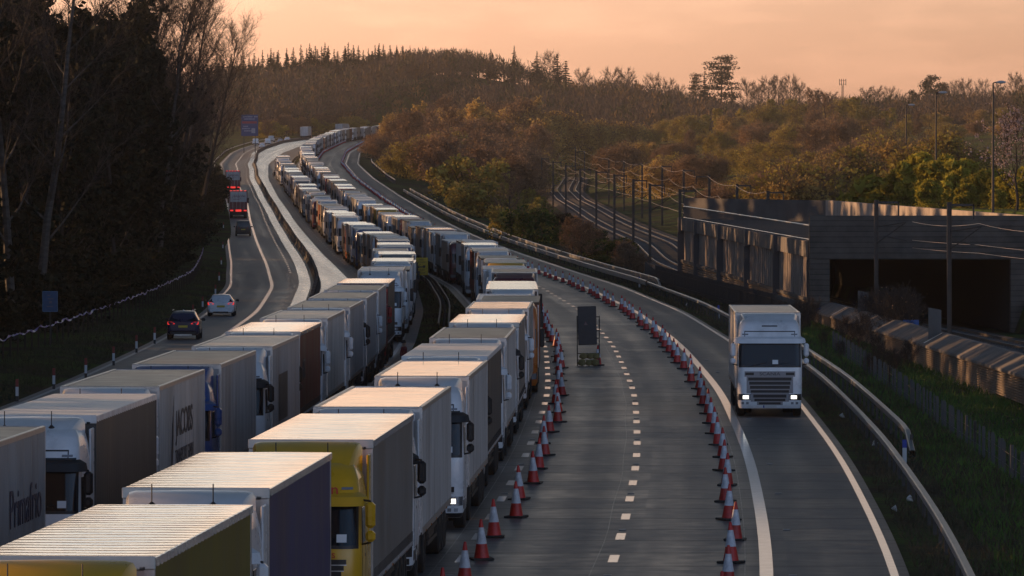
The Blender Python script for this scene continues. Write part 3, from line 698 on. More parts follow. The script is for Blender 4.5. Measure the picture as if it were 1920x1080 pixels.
# left queue
tP = near_lorry(113.6, LQC, 'white', 'tall', 'reefer', 'silver', 'dark', 'silver refrigerated lorry with dark blue script on its side at the left frame edge', GL, 'slots', texts=[('Primafrio', 1.15, inkblue, 13.3, 2.45, 1.25)], xoff=-0.2)
near_lorry(133.0, LQC, 'white', 'tall', 'curtain', 'darkgrey', 'white', 'white lorry with charcoal curtain sides and a bluish white roof, second in the left line', GL, 'plain', visor='black', xoff=0.25)
tJ = near_lorry(151.3, LQC, 'white', 'round', 'box', 'white', 'dark', 'white box lorry lettered with a haulier name and a tall arrow', GL, 'black', texts=[('JACOBS', 1.0, ink, 10.2, 2.8, 1.45), ('TRANSPORT GMBH', .52, ink, 10.2, 1.95, 1.2)], xoff=-0.12)
m_ = MB(); m_.prism([(6.3, 1.3), (6.9, 2.2), (7.05, 3.6), (6.75, 2.9), (6.55, 2.3)], 1.288, 1.294); obj('arrow_emblem', m_.mesh('arrow_emblem', ink), [c for c in tJ.children if c.name.startswith('trailer')][0])
near_lorry(169.2, LQC, 'blue', 'round', 'box', 'silver', 'brown', 'lorry with a blue cab and mirrors pulling a plain silver box', GL, 'black')
tM = near_lorry(187.0, LQC, 'white', 'round', 'reefer', 'silver', 'mid', 'white refrigerated lorry with a dark panelled patch on its silver side', GL, 'black', visor='black', unit='THERMO KING', xoff=0.22)
m_ = MB(); [m_.box(1.287, 1.293, 6.2 + q * .62, 6.66 + q * .62, 1.5, 3.0) for q in range(7)]; obj('dark_panel', m_.mesh('dark_panel', S['darkgrey']), [c for c in tM.children if c.name.startswith('trailer')][0])
near_lorry(205.0, LQC, 'white', 'tall', 'curtain', 'maroon', 'cream', 'white-cabbed lorry with rust maroon curtain sides and cream roof', GL, 'plain', visor='black', texts=[('RGTS', 1.0, ink, 5.4, 2.6, .7)])
near_lorry(223.8, LQC, 'white', 'tall', 'box', 'white', 'mid', 'tall white lorry right behind the maroon-sided one', GL, 'slots')
near_lorry(242.4, LQC, 'white', 'tall', 'box', 'silver', 'dark', 'white lorry with a dark panelled roof and broad white wind deflector', GL, 'slots')
near_lorry(260.4, LQC, 'white', 'round', 'box', 'silver', 'dark', 'white lorry with a second dark panelled roof, one behind its twin', GL, 'plain', visor='black')
near_lorry(278.6, LQC, 'white', 'round', 'box', 'silver', 'brown', 'white lorry with silver sides and brownish roof near the standing person', GL, 'plain')
near_lorry(297.0, LQC, 'red', 'round', 'curtain', 'darkgrey', 'cream', 'red-cabbed lorry with dark curtain sides and a very pale roof', GL, 'plain')
near_lorry(336.0, LQC, 'white', 'tall', 'box', 'white', 'white', 'boxy white lorry with a big pale wind deflector behind the gap in the left line', GL, 'plain')
# right: the moving lorry on the hard shoulder
SH = lambda Y: T(Y) + 1.72
near_lorry(233.5, SH, 'white', 'tall', 'box', 'white', 'mid', 'white lorry driving alone on the hard shoulder with both headlamps lit', None, 'slots', lights=True, maker='SCANIA', xoff=-.28)

# ---- lorries further back: lighter build, shared meshes
def far_cab(style):
    cb = Cab(style); a = MB(); cb.shell(a, hi=False); cb.patch(a, -1.25, 1.25, .36, .95, .01, 1, nu=8, nz=2); cb.patch(a, -.95, .95, 1.0, 1.5, .01, 1, nu=6, nz=2)
    for s_ in (-1, 1):
        cb.patch(a, *sorted((s_ * .75, s_ * 1.2)), .62, .88, .02, 2, nu=3, nz=2); a.box(s_ * 1.34, s_ * 1.54, .15, .35, 2.05, 2.85, 1, .04)
        cb.patch(a, *sorted((s_ * 1.5, s_ * 2.2)), 2.02, 2.7, .012, 1, nu=4, nz=2)
        a.cyl((s_ * .9, 1.42, .5), (s_ * 1.24, 1.42, .5), .5, 12, 1); a.cyl((s_ * .6, 4.75, .5), (s_ * 1.24, 4.75, .5), .5, 12, 1)
    a.box(-.42, .42, .5, 6, .55, .95, 1)
    g = MB(); cb.patch(g, -1.2, 1.2, 2.0, 2.86, .012, 0, nu=12, nz=4)
    return a, g, deflector_mb(style)
FC = {}
for st in ('tall', 'round', 'box'):
    a, g, d_ = far_cab(st)
    FC[st] = (a.mesh('cab', [C['white'], black, lampoff], smooth=True), g.mesh('windscreen', [glass], smooth=True), d_.mesh('roof_deflector', [C['white']], smooth=True))
def far_trailer(kind):
    a = MB(); a.box(-1.272, 1.272, 3.1, 16.7, 1.05, 3.95, 0, .02)
    if kind == 'curtain':
        for q in range(24):
            for s_ in (-1, 1): a.box(s_ * 1.27, s_ * 1.285, 3.4 + q * .56, 3.46 + q * .56, 1.05, 3.8, 0)
    for s_ in (-1, 1): a.box(s_ * 1.26, s_ * 1.288, 3.09, 16.71, 1.0, 1.16, 1); a.box(s_ * 1.24, s_ * 1.284, 3.09, 3.2, 1.05, 3.9, 2)
    a.box(-.5, .5, 4, 16.5, .6, 1.04, 1)
    for s_ in (-1, 1):
        a.box(s_ * .7, s_ * 1.18, 7.4, 10.6, .45, .98, 1)
        for y in (11.9, 13.2, 14.5): a.cyl((s_ * .85, y, .5), (s_ * 1.24, y, .5), .5, 12, 1)
    r = MB(); y0, y1 = 3.08, 16.72
    if kind == 'curtain':
        ny = 66; rows = [[(x, y0 + (y1 - y0) * q / ny, 3.975 + (.02 * math.sin(q * 2 * math.pi / 3) if 0 < j < 6 else 0)) for j, x in enumerate(np.linspace(-1.285, 1.285, 7))] for q in range(ny + 1)]
        r.grid(rows, 0)
        r.box(-1.29, 1.29, y0, y1, 3.85, 3.955, 0)
    else:
        r.grid([[(x, y, 3.965 + .01 * math.cos(x + y)) for x in np.linspace(-1.2, 1.2, 4)] for y in np.linspace(y0 + .05, y1 - .05, 9)], 0)
        for s_ in (-1, 1): r.box(s_ * 1.18, s_ * 1.28, y0, y1, 3.93, 3.995, 1)
        r.box(-1.18, 1.18, y0, y0 + .09, 3.93, 3.993, 1); r.box(-1.18, 1.18, y1 - .09, y1, 3.93, 3.993, 1)
    return a.mesh('trailer', [S['grey'], chassis, alu], smooth=False), r.mesh('trailer_roof', [RF['cream'], alu], smooth=kind == 'curtain')
FT = {k: far_trailer(k) for k in ('curtain', 'box')}
def setm(o, i, m): o.material_slots[i].link = 'OBJECT'; o.material_slots[i].material = m
def far_lorry(Ycab, lane, cabcol, style, tkind, side, roof, label, group, cabless=False, rev=False, scale=1.0):
    Yc = Ycab + 8; rz = heading(lane, Yc); cx = lane(Yc)
    dz = (zr(Yc + 6) - zr(Yc - 6)) / 12
    if not rev: rz += rnd.uniform(-.006, .006); cx += rnd.uniform(-.3, .3)
    loc = (cx + math.sin(rz) * 8, Yc - math.cos(rz) * 8, zr(Yc) - 8 * dz)
    t = empty('articulated_lorry', loc, rz, label, 'lorry', group); t.rotation_euler = (math.atan(dz), 0, rz)
    if rev: t.rotation_euler = (-math.atan(dz), 0, rz + math.pi); t.location = (cx - math.sin(rz) * 8, Yc + math.cos(rz) * 8, zr(Yc) + 8 * dz)
    t.scale = (1, 1, scale)
    cm, gmh, dm = FC[style]; c = obj('cab', cm, t); setm(c, 0, C[cabcol]); obj('windscreen', gmh, c); d = obj('roof_deflector', dm, t); setm(d, 0, C[cabcol])
    tm, rmh = FT[tkind]; tr = obj('trailer', tm, t); setm(tr, 0, S[side]); ro = obj('trailer_roof', rmh, tr); setm(ro, 0, RF[roof]); return t
rnd = random.Random(11)
ORD = ['zeroth', 'first', 'second', 'third', 'fourth', 'fifth', 'sixth', 'seventh', 'eighth', 'ninth', 'tenth', 'eleventh', 'twelfth', 'thirteenth', 'fourteenth', 'fifteenth', 'sixteenth', 'seventeenth', 'eighteenth', 'nineteenth', 'twentieth', 'twenty-first', 'twenty-second', 'twenty-third', 'twenty-fourth', 'twenty-fifth', 'twenty-sixth', 'twenty-seventh', 'twenty-eighth', 'twenty-ninth', 'thirtieth', 'thirty-first', 'thirty-second', 'thirty-third', 'thirty-fourth', 'thirty-fifth', 'thirty-sixth', 'thirty-seventh', 'thirty-eighth', 'thirty-ninth', 'fortieth']
SIDEN = dict(grey='grey', darkgrey='dark grey', white='white', silver='silver', blue='dark blue', olive='olive', maroon='maroon', tan='tan', paleblue='pale blue', rust='rust red', navy='navy blue')
ROOFN = dict(cream='cream', white='white', dark='dark', brown='brown', mid='tan grey')
def queue(Y, Yend, lane, side_word, group, start_n, special, weights_side):
    i = start_n
    while Y < Yend:
        sp = special.get(i)
        cabc = sp[0] if sp else rnd.choices(['white', 'offwhite', 'silver', 'blue', 'red', 'maroon', 'grey', 'orange', 'yellow', 'navy', 'green'], [60, 12, 6, 5, 3, 3, 3, 2, 2, 3, 1])[0]
        side = sp[1] if sp else rnd.choices(list(weights_side), list(weights_side.values()))[0]
        roof = sp[2] if sp else rnd.choices(['cream', 'white', 'mid', 'brown', 'dark'], [52, 26, 10, 7, 5])[0]
        tk = rnd.choice(['curtain', 'curtain', 'box']); st = rnd.choice(['tall', 'round', 'box'])
        if i <= 40: lab = f"{ORD[i]} lorry in the {side_word} queue, {cabc} cab, {SIDEN[side]} sides, {ROOFN[roof]} roof"
        else: lab = f"distant lorry with {cabc} cab and {SIDEN[side]} sides far back in the {side_word} queue"
        far_lorry(Y, lane, cabc, st, tk, side, roof, lab, group, scale=rnd.choice([1, 1, .985, .97, .94, .9]))
        Y += rnd.uniform(17.3, 19.0); i += 1
W = dict(grey=24, white=30, silver=16, tan=12, darkgrey=8, paleblue=3, rust=2, maroon=2, navy=3)
queue(258.8, 2130, RQC, 'right-hand', GR, 10, {10: ('orange', 'rust', 'brown'), 11: ('white', 'silver', 'white'), 12: ('white', 'darkgrey', 'cream'), 13: ('maroon', 'darkgrey', 'cream'), 14: ('maroon', 'grey', 'brown'), 15: ('white', 'white', 'white'), 16: ('yellow', 'grey', 'mid'), 17: ('blue', 'grey', 'cream'), 18: ('white', 'white', 'dark'), 20: ('blue', 'grey', 'white'), 24: ('maroon', 'tan', 'white'), 27: ('red', 'tan', 'cream'), 31: ('red', 'grey', 'white'), 35: ('yellow', 'olive', 'cream')}, W)
queue(354.5, 1275, LQC, 'left-hand', GL, 14, {14: ('white', 'white', 'dark'), 15: ('white', 'grey', 'cream'), 16: ('white', 'white', 'cream'), 17: ('grey', 'grey', 'cream'), 18: ('white', 'tan', 'brown'), 19: ('blue', 'tan', 'white'), 20: ('white', 'white', 'cream'), 21: ('blue', 'grey', 'mid'), 22: ('maroon', 'rust', 'white'), 23: ('white', 'tan', 'mid'), 24: ('maroon', 'tan', 'cream'), 26: ('blue', 'paleblue', 'white')}, W)
LLANE = lambda Y: (LE(Y) + LT(Y)) / 2
L2 = lambda Y: (LT(Y) + BARR(Y)) / 2
far_lorry(1960, L2, 'red', 'tall', 'box', 'white', 'white', 'white box lorry with red tail driving away beyond the far end of the barrier', None, rev=True)
far_lorry(2080, LLANE, 'white', 'tall', 'box', 'white', 'white', 'pale box lorry driving away above the far end of the right queue', None, rev=True)
far_lorry(2230, SH, 'white', 'tall', 'box', 'white', 'white', 'pale lorry half hidden by the brown trees where the road bends away', None)

# ---- red lorries driving away on the left hard shoulder
def away_lorry(Y, label):
    rz = heading(LLANE, Y); t = empty('articulated_lorry', (LLANE(Y), Y, zr(Y)), rz, label, 'lorry', 'red lorries driving away')
    m = MB(); m.box(-1.27, 1.27, 0, 13.6, 1.1, 4.0, 0, .03); m.box(-.5, .5, .5, 13, .6, 1.08, 1); m.box(-1.2, 1.2, .1, .3, .45, .9, 1)
    tr = obj('trailer', m.mesh('trailer', [C['maroon'], chassis]), t)
    m = MB(); m.box(-1.16, -.012, -.03, 0, 2.35, 3.82); m.box(.012, 1.16, -.03, 0, 2.35, 3.82)
    for x in (-.8, -.25, .25, .8): m.cyl((x, -.05, 1.2), (x, -.05, 3.85), .022, 6, 1)
    dr = obj('rear_doors', m.mesh('rear_doors', [S['white'], alu]), tr)
    m = MB(); rr = random.Random(3)
    for j in range(7):
        x0 = -.85 + j * .26; m.tube([(x0, -.04, 3.0 + rr.uniform(-.1, .1)), (x0 + .08, -.04, 3.45 - .1 * rr.random()), (x0 + .2, -.04, 3.05), (x0 + .3, -.04, 3.25)], .035, 5)
    m.tube([(-.8, -.04, 2.75), (-.2, -.04, 2.7), (.4, -.04, 2.8)], .03, 5)
    obj('livery_script', m.mesh('livery_script', mat('livery_script', (.12, .015, .05), .5)), dr)
    m = MB()
    for s_ in (-1, 1): m.box(s_ * .75, s_ * 1.18, -.05, 0, 1.02, 1.2)
    m.box(-.42, .42, -.06, 0, .95, 1.25)
    obj('tail_light', m.mesh('tail_light', tailon), tr)
    m = MB(); [m.box(x - .16, x + .16, -.04, 0, 3.90, 3.985) for x in (-1.05, -.55, -.1, .4, .95)]; obj('marker_lamp', m.mesh('marker_lamp', tailon), tr)
    m = MB(); [m.cyl((s_ * .8, y, .5), (s_ * 1.22, y, .5), .5, 14) for s_ in (-1, 1) for y in (1.9, 3.2, 4.5, 12.2)]; obj('wheels', m.mesh('wheel', rubber), tr)
    c = MB(); cb = Cab('tall'); cb.shell(c, hi=False); co = obj('cab', c.mesh('cab', C['red'], smooth=True), t, (0, 16.6, 0), math.pi)
    m = MB(); [m.box(s_ * 1.34, s_ * 1.56, 16.2, 16.4, 2.1, 2.85, 0, .04) for s_ in (-1, 1)]; obj('mirror', m.mesh('mirror', black), t)
away_lorry(862, 'red lorry driving away with lit tail lamps and scrawled lettering, ahead of the black van')
away_lorry(1045, 'red lorry half hidden by leaves, ahead of the other red lorry')

# ------------------------------------------------------------------ cars (rear at y = 0, travelling to +y)
def car(loc, rz, label, kind, col, lit=False, group=None):
    t = empty('car', loc, rz, label, 'car' if kind != 'van' else 'van', group)
    # stations: y, z_sill, half width, belt z, roof z, roof half width
    if kind == 'suv': st = [(0, .55, .72, .98, 1.02, .62), (.06, .35, .86, 1.02, 1.10, .66), (.22, .28, .915, 1.05, 1.50, .63), (.55, .26, .92, 1.06, 1.60, .62), (1.6, .25, .925, 1.06, 1.63, .63), (2.5, .25, .925, 1.05, 1.58, .62), (3.2, .26, .92, 1.02, 1.12, .66), (3.9, .28, .90, .92, .96, .7), (4.25, .34, .84, .78, .82, .7), (4.36, .42, .7, .7, .72, .6)]; L = 4.36
    elif kind == 'hatch': st = [(0, .52, .70, .88, .92, .60), (.07, .33, .85, .93, 1.0, .64), (.32, .26, .89, .96, 1.34, .58), (.7, .22, .895, .97, 1.42, .57), (1.7, .2, .90, .97, 1.44, .58), (2.6, .2, .90, .95, 1.34, .57), (3.3, .21, .89, .9, .98, .64), (4.0, .24, .87, .78, .82, .66), (4.3, .3, .80, .66, .70, .64), (4.4, .4, .66, .58, .6, .56)]; L = 4.4
    else: st = [(0, .55, .84, 1.05, 1.10, .74), (.05, .34, .93, 1.08, 1.45, .77), (.16, .27, .96, 1.10, 1.84, .76), (.5, .25, .965, 1.10, 1.92, .75), (2.0, .25, .97, 1.10, 1.94, .76), (3.4, .25, .965, 1.08, 1.86, .75), (4.1, .26, .95, 1.05, 1.22, .76), (4.7, .30, .90, .9, .96, .74), (4.95, .42, .8, .74, .78, .68)]; L = 4.95
    rows = []
    for y, zs, w, zb, zt, wt in st:
        half = [(w * .88, zs), (w * .98, zs + .1), (w, (zs + zb) / 2), (w * .985, zb - .05), (w * .95, zb), (wt + .02, max(zb + .01, zt - .07)), (wt - .06, max(zb + .02, zt - .015)), (0, max(zb + .03, zt + .012))]
        rows.append([(-x, y, z) for x, z in half] + [(x, y, z) for x, z in half[-2::-1]])
    m = MB(); m.grid(rows, 0, flip=True); m.poly(rows[0], 0); m.poly(rows[-1][::-1], 0); m.grid([[r[0], r[-1]] for r in rows], 0)
    body = obj('body', m.mesh('body', C[col], smooth=True), t)
    s0 = st[1]; s1 = st[2]; zb = s0[3]; zt = s1[4]; y0 = s0[0]; y1 = s1[0]
    m = MB(); lo, hi = .0, .0
    def rp_(fx, q):                                     # point on the tail glass plane
        a = np.array((0, y0 + .01, zb + .03)); bq = np.array((0, y1 + .02, zt - .08)); p = a + (bq - a) * q
        w = (s0[5] + .16) * (1 - q) + (s1[5] - .06) * q; return (fx * w, p[1] - .035, p[2])
    m.grid([[rp_(fx, q) for fx in np.linspace(-1, 1, 9)] for q in np.linspace(0, 1, 6)], 0); obj('rear_window', m.mesh('rear_window', glass, smooth=True), body)
    m = MB()
    for s_ in (-1, 1):
        pts = []
        for y in np.linspace(y1 + .25, L * .62, 8):
            zs_, w, zb2, zt2, wt2 = (np.interp(y, [q[0] for q in st], [q[k] for q in st]) for k in (1, 2, 3, 4, 5)); pts.append(((s_ * (w * .95 - .005 + .012), y, zb2 + .03), (s_ * (wt2 + .035), y, max(zb2 + .05, zt2 - .10))))
        m.grid([[a for a, _ in pts], [c for _, c in pts]], 0)
    obj('side_window', m.mesh('side_window', glass), body)
    for s_ in (-1, 1):
        m = MB(); zz = zb - (.06 if kind != 'van' else -.0); h = .16 if kind != 'van' else .4
        m.add([(s_ * .44, -.02, zz - h * .35), (s_ * (s0[2] + .005), .03, zz - h * .6), (s_ * (s0[2] + .03), .2, zz - h * .2), (s_ * (s0[2] + .01), .1, zz + h * .45), (s_ * .62, -.0, zz + h * .35)], [(0, 1, 3, 4), (1, 2, 3)])
        obj('tail_light', m.mesh('tail_light', tailon if lit else tailoff), body)
        m = MB(); x = s_ * (st[4][2] + .12); m.box(x - .11, x + .11, L * .60, L * .60 + .14, zb + .0, zb + .15, 0, .04); obj('mirror', m.mesh('mirror', black, smooth=True), body)
        for y in (.82, L - .85):
            m = MB(); wheel_mb(m, s_ * (st[4][2] - .22), s_ * (st[4][2] + .0), y, .33, .33, 16); obj('wheel', m.mesh('wheel', [rubber, alu], smooth=True), t)
    m = MB(); m.box(-st[1][2] * .9, st[1][2] * .9, -.03, .2, .26, .50, 0, .05); obj('bumper', m.mesh('bumper', black if kind != 'hatch' else C[col], smooth=True), body)
    m = MB(); m.box(-.26, .26, -.045, -.02, zb - .32, zb - .20); obj('number_plate', m.mesh('number_plate', plate_y), body)
    m = MB(); m.box(-.5, .5, -.035, .1, .22, .34, 0, .02); obj('diffuser', m.mesh('diffuser', alu if kind == 'suv' else black), body)
    if kind == 'suv':
        m = MB(); [m.tube([(s_ * .6, .5, 1.66), (s_ * .62, 1.2, 1.69), (s_ * .62, 2.3, 1.66)], .025, 6) for s_ in (-1, 1)]; m.box(-.03, .03, .7, .9, 1.63, 1.70); obj('roof_rail', m.mesh('roof_rail', alu), body)
    return t
Y = 342; car((P(343, 650, Y)[0], Y, 0), heading(LLANE, Y), 'dark blue sport utility car with bright roof and lit tail lamps', 'suv', 'navy', True)
Y = 398; car((P(414, 604, Y)[0], Y, 0), heading(LLANE, Y), 'white hatchback with lit tail lamps ahead of the dark blue car', 'hatch', 'white', True)
Y = 752; car((P(456, 443, Y)[0], Y, zr(Y)), heading(LLANE, Y), 'black people carrier following the red lorry on the hard shoulder', 'van', 'carblack')
for px, Y, k, c_, lab in ((479, 1795, 'van', 'white', 'white van leftmost of the distant traffic by the blue sign'), (491, 1722, 'hatch', 'white', 'pale car nearest of the distant traffic beside the barrier'), (502, 1800, 'van', 'white', 'white van in the middle of the distant traffic'), (508, 1880, 'van', 'offwhite', 'cream van farthest of the distant left traffic'), (525, 1840, 'hatch', 'silver', 'silver car second from the right in the distant traffic'), (538, 1890, 'hatch', 'white', 'white car rightmost of the distant traffic')):
    car((P(px, 0, Y)[0], Y, zr(Y)), heading(LLANE, Y), lab, k, c_, False, 'distant traffic driving away')

# ------------------------------------------------------------------ cones
c_red = mat('cone_red', (.46, .018, .014), .45, var=.3, vscale=4, objvar=.15); c_wht = mat('cone_sleeve', (.52, .53, .57), .4, var=.35, vscale=5); c_blk = mat('cone_base', (.018, .018, .018), .6)
def cone_meshes(n):
    b_ = MB(); b_.box(-.27, .27, -.27, .27, 0, .06, 0, .02)
    rr = lambda z: .19 - .158 * (z - .06) / .92
    a = MB(); a.lathe([(rr(z), z) for z in (.06, .40, .80, .98)] + [(.022, 1.0), (.001, 1.0)], n, 0)
    s_ = MB(); s_.lathe([(rr(.40), .40), (rr(.40) + .004, .40), (rr(.80) + .004, .80), (rr(.80), .80)], n, 0)
    return b_, a, s_
cb_, ca_, cs_ = cone_meshes(16)
CM = (cb_.mesh('base', c_blk), ca_.mesh('cone_body', c_red, smooth=True), cs_.mesh('reflective_sleeve', c_wht, smooth=True))
one = MB(); cb_, ca_, cs_ = cone_meshes(8)
for k_, q in enumerate((cb_, ca_, cs_)): one.add(q.v, q.f, k_)
CF = one.mesh('traffic_cone', [c_blk, c_red, c_wht], smooth=True)
rc = random.Random(4)
def cone(Y, X, label, group):
    z = zr(Y) + .002; rz = rc.uniform(-.3, .3)
    if Y < 420:
        t = empty('traffic_cone', (X, Y, z), rz, label, 'traffic cone', group); t.rotation_euler = (rc.uniform(-.035, .035), rc.uniform(-.035, .035), rz + rc.uniform(-.6, .6))
        for nm, me in zip(('base', 'cone_body', 'reflective_sleeve'), CM): obj(nm, me, t)
    else: obj('traffic_cone', CF, None, (X, Y, z), rz, label, 'traffic cone', group)
GA, GB = 'cones along the right of the running lane', 'cones along the right-hand lorry queue'
i = 1; Y = 128.0
while Y < 1840:
    cone(Y, T(Y) - .86 + rc.uniform(-.12, .12) + (-.1 if Y > 1300 else 0), (f'{ORD[i]} traffic cone from the bottom in the right-hand cone row' if i <= 40 else 'distant traffic cone far up the right-hand cone row'), GA); Y += 9.05; i += 1
i = 1; Y = 129.2
while Y < 420:
    cone(Y, T(Y) - 6.87 + rc.uniform(-.16, .16), f'{ORD[i]} traffic cone from the bottom in the left-hand cone row', GB); Y += 9.05; i += 1
Y = 1440
while Y < 1860: cone(Y, T(Y) - 7.0, 'tiny far-off traffic cone beside the distant end of the right queue', GB); Y += 9.05

# ------------------------------------------------------------------ barriers, posts, signs by the road
def guardrail(d, y0, y1, label, post=4.0, h=.72, dropend=False, left=False, dp=.22):
    t = empty('guardrail', (d(y0), y0, zr(y0)), 0, label, 'guardrail')
    ox, oy, oz = t.location; m = MB(); rows = []
    yy = list(np.arange(y0, y1, 4.0)) + [y1]
    sgn = -1 if not left else 1
    prof = [(-.08, -dp), (.06, -dp), (.08, -dp + .03), (.08, -.03), (.06, 0), (-.08, 0), (-.10, -.03), (-.10, -dp + .03), (-.08, -dp)]
    for Y in yy:
        hh = h
        if dropend and Y - y0 < 5: hh = .12 + (h - .12) * sm(0, 5, Y - y0)
        rows.append([(d(Y) + sgn * a - ox, Y - oy, zr(Y) + hh + bz - oz) for a, bz in prof])
    m.grid(rows, 0, flip=left); obj('rail', m.mesh('rail', steel, smooth=False), t)
    pm = MB(); pm.box(-.05, .05, -.04, .04, -.3, h - .15, 0); pme = pm.mesh('post', darksteel)
    k = min(95, int((y1 - y0) / post)); step = (y1 - y0) / max(1, k)
    for q in range(k):
        Y = y0 + (q + .5) * step; obj('post', pme, t, (d(Y) + .06 - ox, Y - oy, zr(Y) - oz))
    return t
guardrail(lambda Y: T(Y) + 4.45, 95, 485, 'long low steel guardrail nearest the hard shoulder on the right')
guardrail(lambda Y: T(Y) + 5.55, 203, 330, 'short second guardrail ending in a ramped end behind the near one', dropend=True)
guardrail(lambda Y: T(Y) + 4.55, 489, 1050, 'far front guardrail below the bushes right of the lorry queue', dp=.42)
guardrail(lambda Y: T(Y) + 5.7, 489, 1050, 'far rear guardrail with curved end running under the dark bushes', dropend=True, h=.85, dp=.45)
guardrail(lambda Y: T(Y) + 6.0, 1150, 1440, 'distant guardrail on the inside of the far bend')
guardrail(lambda Y: LE(Y) - 1.6, 1000, 1950, 'distant guardrail left of the far traffic', left=True, post=12)
# low temporary steel barrier between the lanes
m = MB(); ya = np.arange(330, 1955, 6.0)
rows = []
for i, Y in enumerate(ya):
    for dy in (0, 5.75):
        x = BARR(Y + dy); z = zr(Y + dy); rows.append([(x - .27, Y + dy, z), (x - .25, Y + dy, z + .18), (x - .12, Y + dy, z + .3), (x - .11, Y + dy, z + .78), (x + .11, Y + dy, z + .78), (x + .12, Y + dy, z + .3), (x + .25, Y + dy, z + .18), (x + .27, Y + dy, z)])
m.grid(rows, 0)
for Y in ya:
    x = BARR(Y); z = zr(Y); m.box(x - .14, x + .14, Y - .12, Y + .12, z + .5, z + .83, 1)
bt = obj('safety_barrier', m.mesh('safety_barrier', [concrete_d, darksteel]), label='long low segmented safety barrier dividing the left carriageway', cat='barrier')
# small double rail in the median
def ribbon(name, pts, r, m_, label, cat, n=6):
    mb_ = MB(); mb_.tube(pts, r, n); return obj(name, mb_.mesh(name, m_, smooth=True), label=label, cat=cat)
med = lambda Y: (LRE(Y) + .55 + RLE(Y)) / 2
t = empty('median_guardrail', (0, 0, 0), 0, 'old double guardrail standing in the grass between the two queues', 'guardrail')
for off in (-.35, .25):
    m = MB(); m.grid([[(med(Y) + off + a, Y, zr(Y) + b_) for a, b_ in ((-.05, .42), (-.05, .7), (.05, .7), (.05, .42), (-.05, .42))] for Y in np.arange(352, 1500, 5)], 0); obj('rail', m.mesh('rail', mat('weathered_steel', (.13, .125, .12), .6, metal=.3, var=.4)), t)
pm = MB(); pm.box(-.05, .05, -.05, .05, 0, .6); pme = pm.mesh('post', darksteel)
for Y in np.arange(354, 700, 5): obj('post', pme, t, (med(Y) - .05, Y, zr(Y)))
# left marker posts
mp_ = (MB().box(-.06, .06, -.04, .04, 0, .28), MB().box(-.06, .06, -.04, .04, .28, .66), MB().box(-.06, .06, -.04, .04, .66, .98))
mpm = [q.mesh(nm, mm) for q, nm, mm in zip(mp_, ('post_foot', 'white_band', 'red_band'), (black, mat('post_white', (.55, .55, .55), .6), mat('post_red', (.20, .02, .015), .5)))]
for i, (px, py) in enumerate(((32, 737), (101, 715), (161, 695), (213, 672), (256, 649), (290, 633), (343, 605), (362, 588), (380, 572), (404, 548), (411, 525), (415, 500), (418, 478), (419, 455))):
    Y = 11300 * 9.1 / (py - 325); X = (px - CX) * Y / F
    t = empty('marker_post', (X, Y, ground(X, Y)), 0, f'{ORD[i + 1]} red and white marker post from the left frame edge along the verge', 'marker post', 'red and white marker posts on the left verge')
    for nm, me in zip(('post_foot', 'white_band', 'red_band'), mpm): obj(nm, me, t)
# delineator posts, right
for px, py, Y, lab in ((1696, 866, 196, 'blue and white delineator post by the near guardrail'), (1347, 578, 395, 'delineator post against the ribbed wall left of the moving lorry'), (1199, 520, 500, 'delineator post beside the curved guardrail end')):
    X = (px - CX) * Y / F; t = empty('delineator_post', (X, Y, ground(X, Y)), 0, lab, 'marker post', 'delineator posts on the right verge')
    a = MB(); a.box(-.07, .07, -.03, .03, 0, .62, 0, .01); obj('post', a.mesh('post', mat('post_white', (.55, .55, .55))), t)
    a = MB(); a.box(-.072, .072, -.032, .032, .62, .88, 0, .01); obj('blue_cap', a.mesh('blue_cap', plate_b), t)
# tape fence on the left
FENX = lambda Y: T(Y) + float(np.interp(Y, [200, 293, 400, 580, 900], [-34.6, -34.2, -33.6, -31.9, -29.5]))
t = empty('tape_fence', (FENX(240), 240, ground(FENX(240), 240)), 0, 'low dark post fence strung with twisted purple and white tape at the forest edge', 'fence')
ox, oy, oz = t.location; pm = MB(); pm.box(-.045, .045, -.045, .045, 0, 1.12); pme = pm.mesh('post', mat('fence_timber', (.03, .024, .018), .9)); fy = 240.0; k = 0; tp = []; rf = random.Random(8)
while fy < 620 and k < 96:
    X = FENX(fy); obj('post', pme, t, (X - ox, fy - oy, ground(X, fy) - oz)); k += 1; fy += 4.0
a = MB(); tw = np.arange(240, 618, .5); rows = []
zt_ = lambda Y: 1.05 + .05 * math.sin(Y * 1.1) + .07 * math.sin(Y * .17 + 1) * math.sin(Y * .61)
for Y in tw:
    X = FENX(Y) + .07; g = ground(X, Y); an = Y * 1.15 + math.sin(Y * .31) * 2; c1, s1 = math.cos(an) * .06, math.sin(an) * .06
    rows.append([(X - c1 - ox, Y - oy, g + zt_(Y) - s1 - oz), (X + c1 - ox, Y - oy, g + zt_(Y) + s1 - oz)])
for i in range(len(rows) - 1): a.add([rows[i][0], rows[i][1], rows[i + 1][1], rows[i + 1][0]], [(0, 1, 2, 3)], 1 if (i // 2) % 3 == 0 else 0)
obj('barrier_tape', a.mesh('barrier_tape', [mat('tape_purple', (.20, .12, .42), .4), mat('tape_white', (.62, .60, .66), .4)]), t)
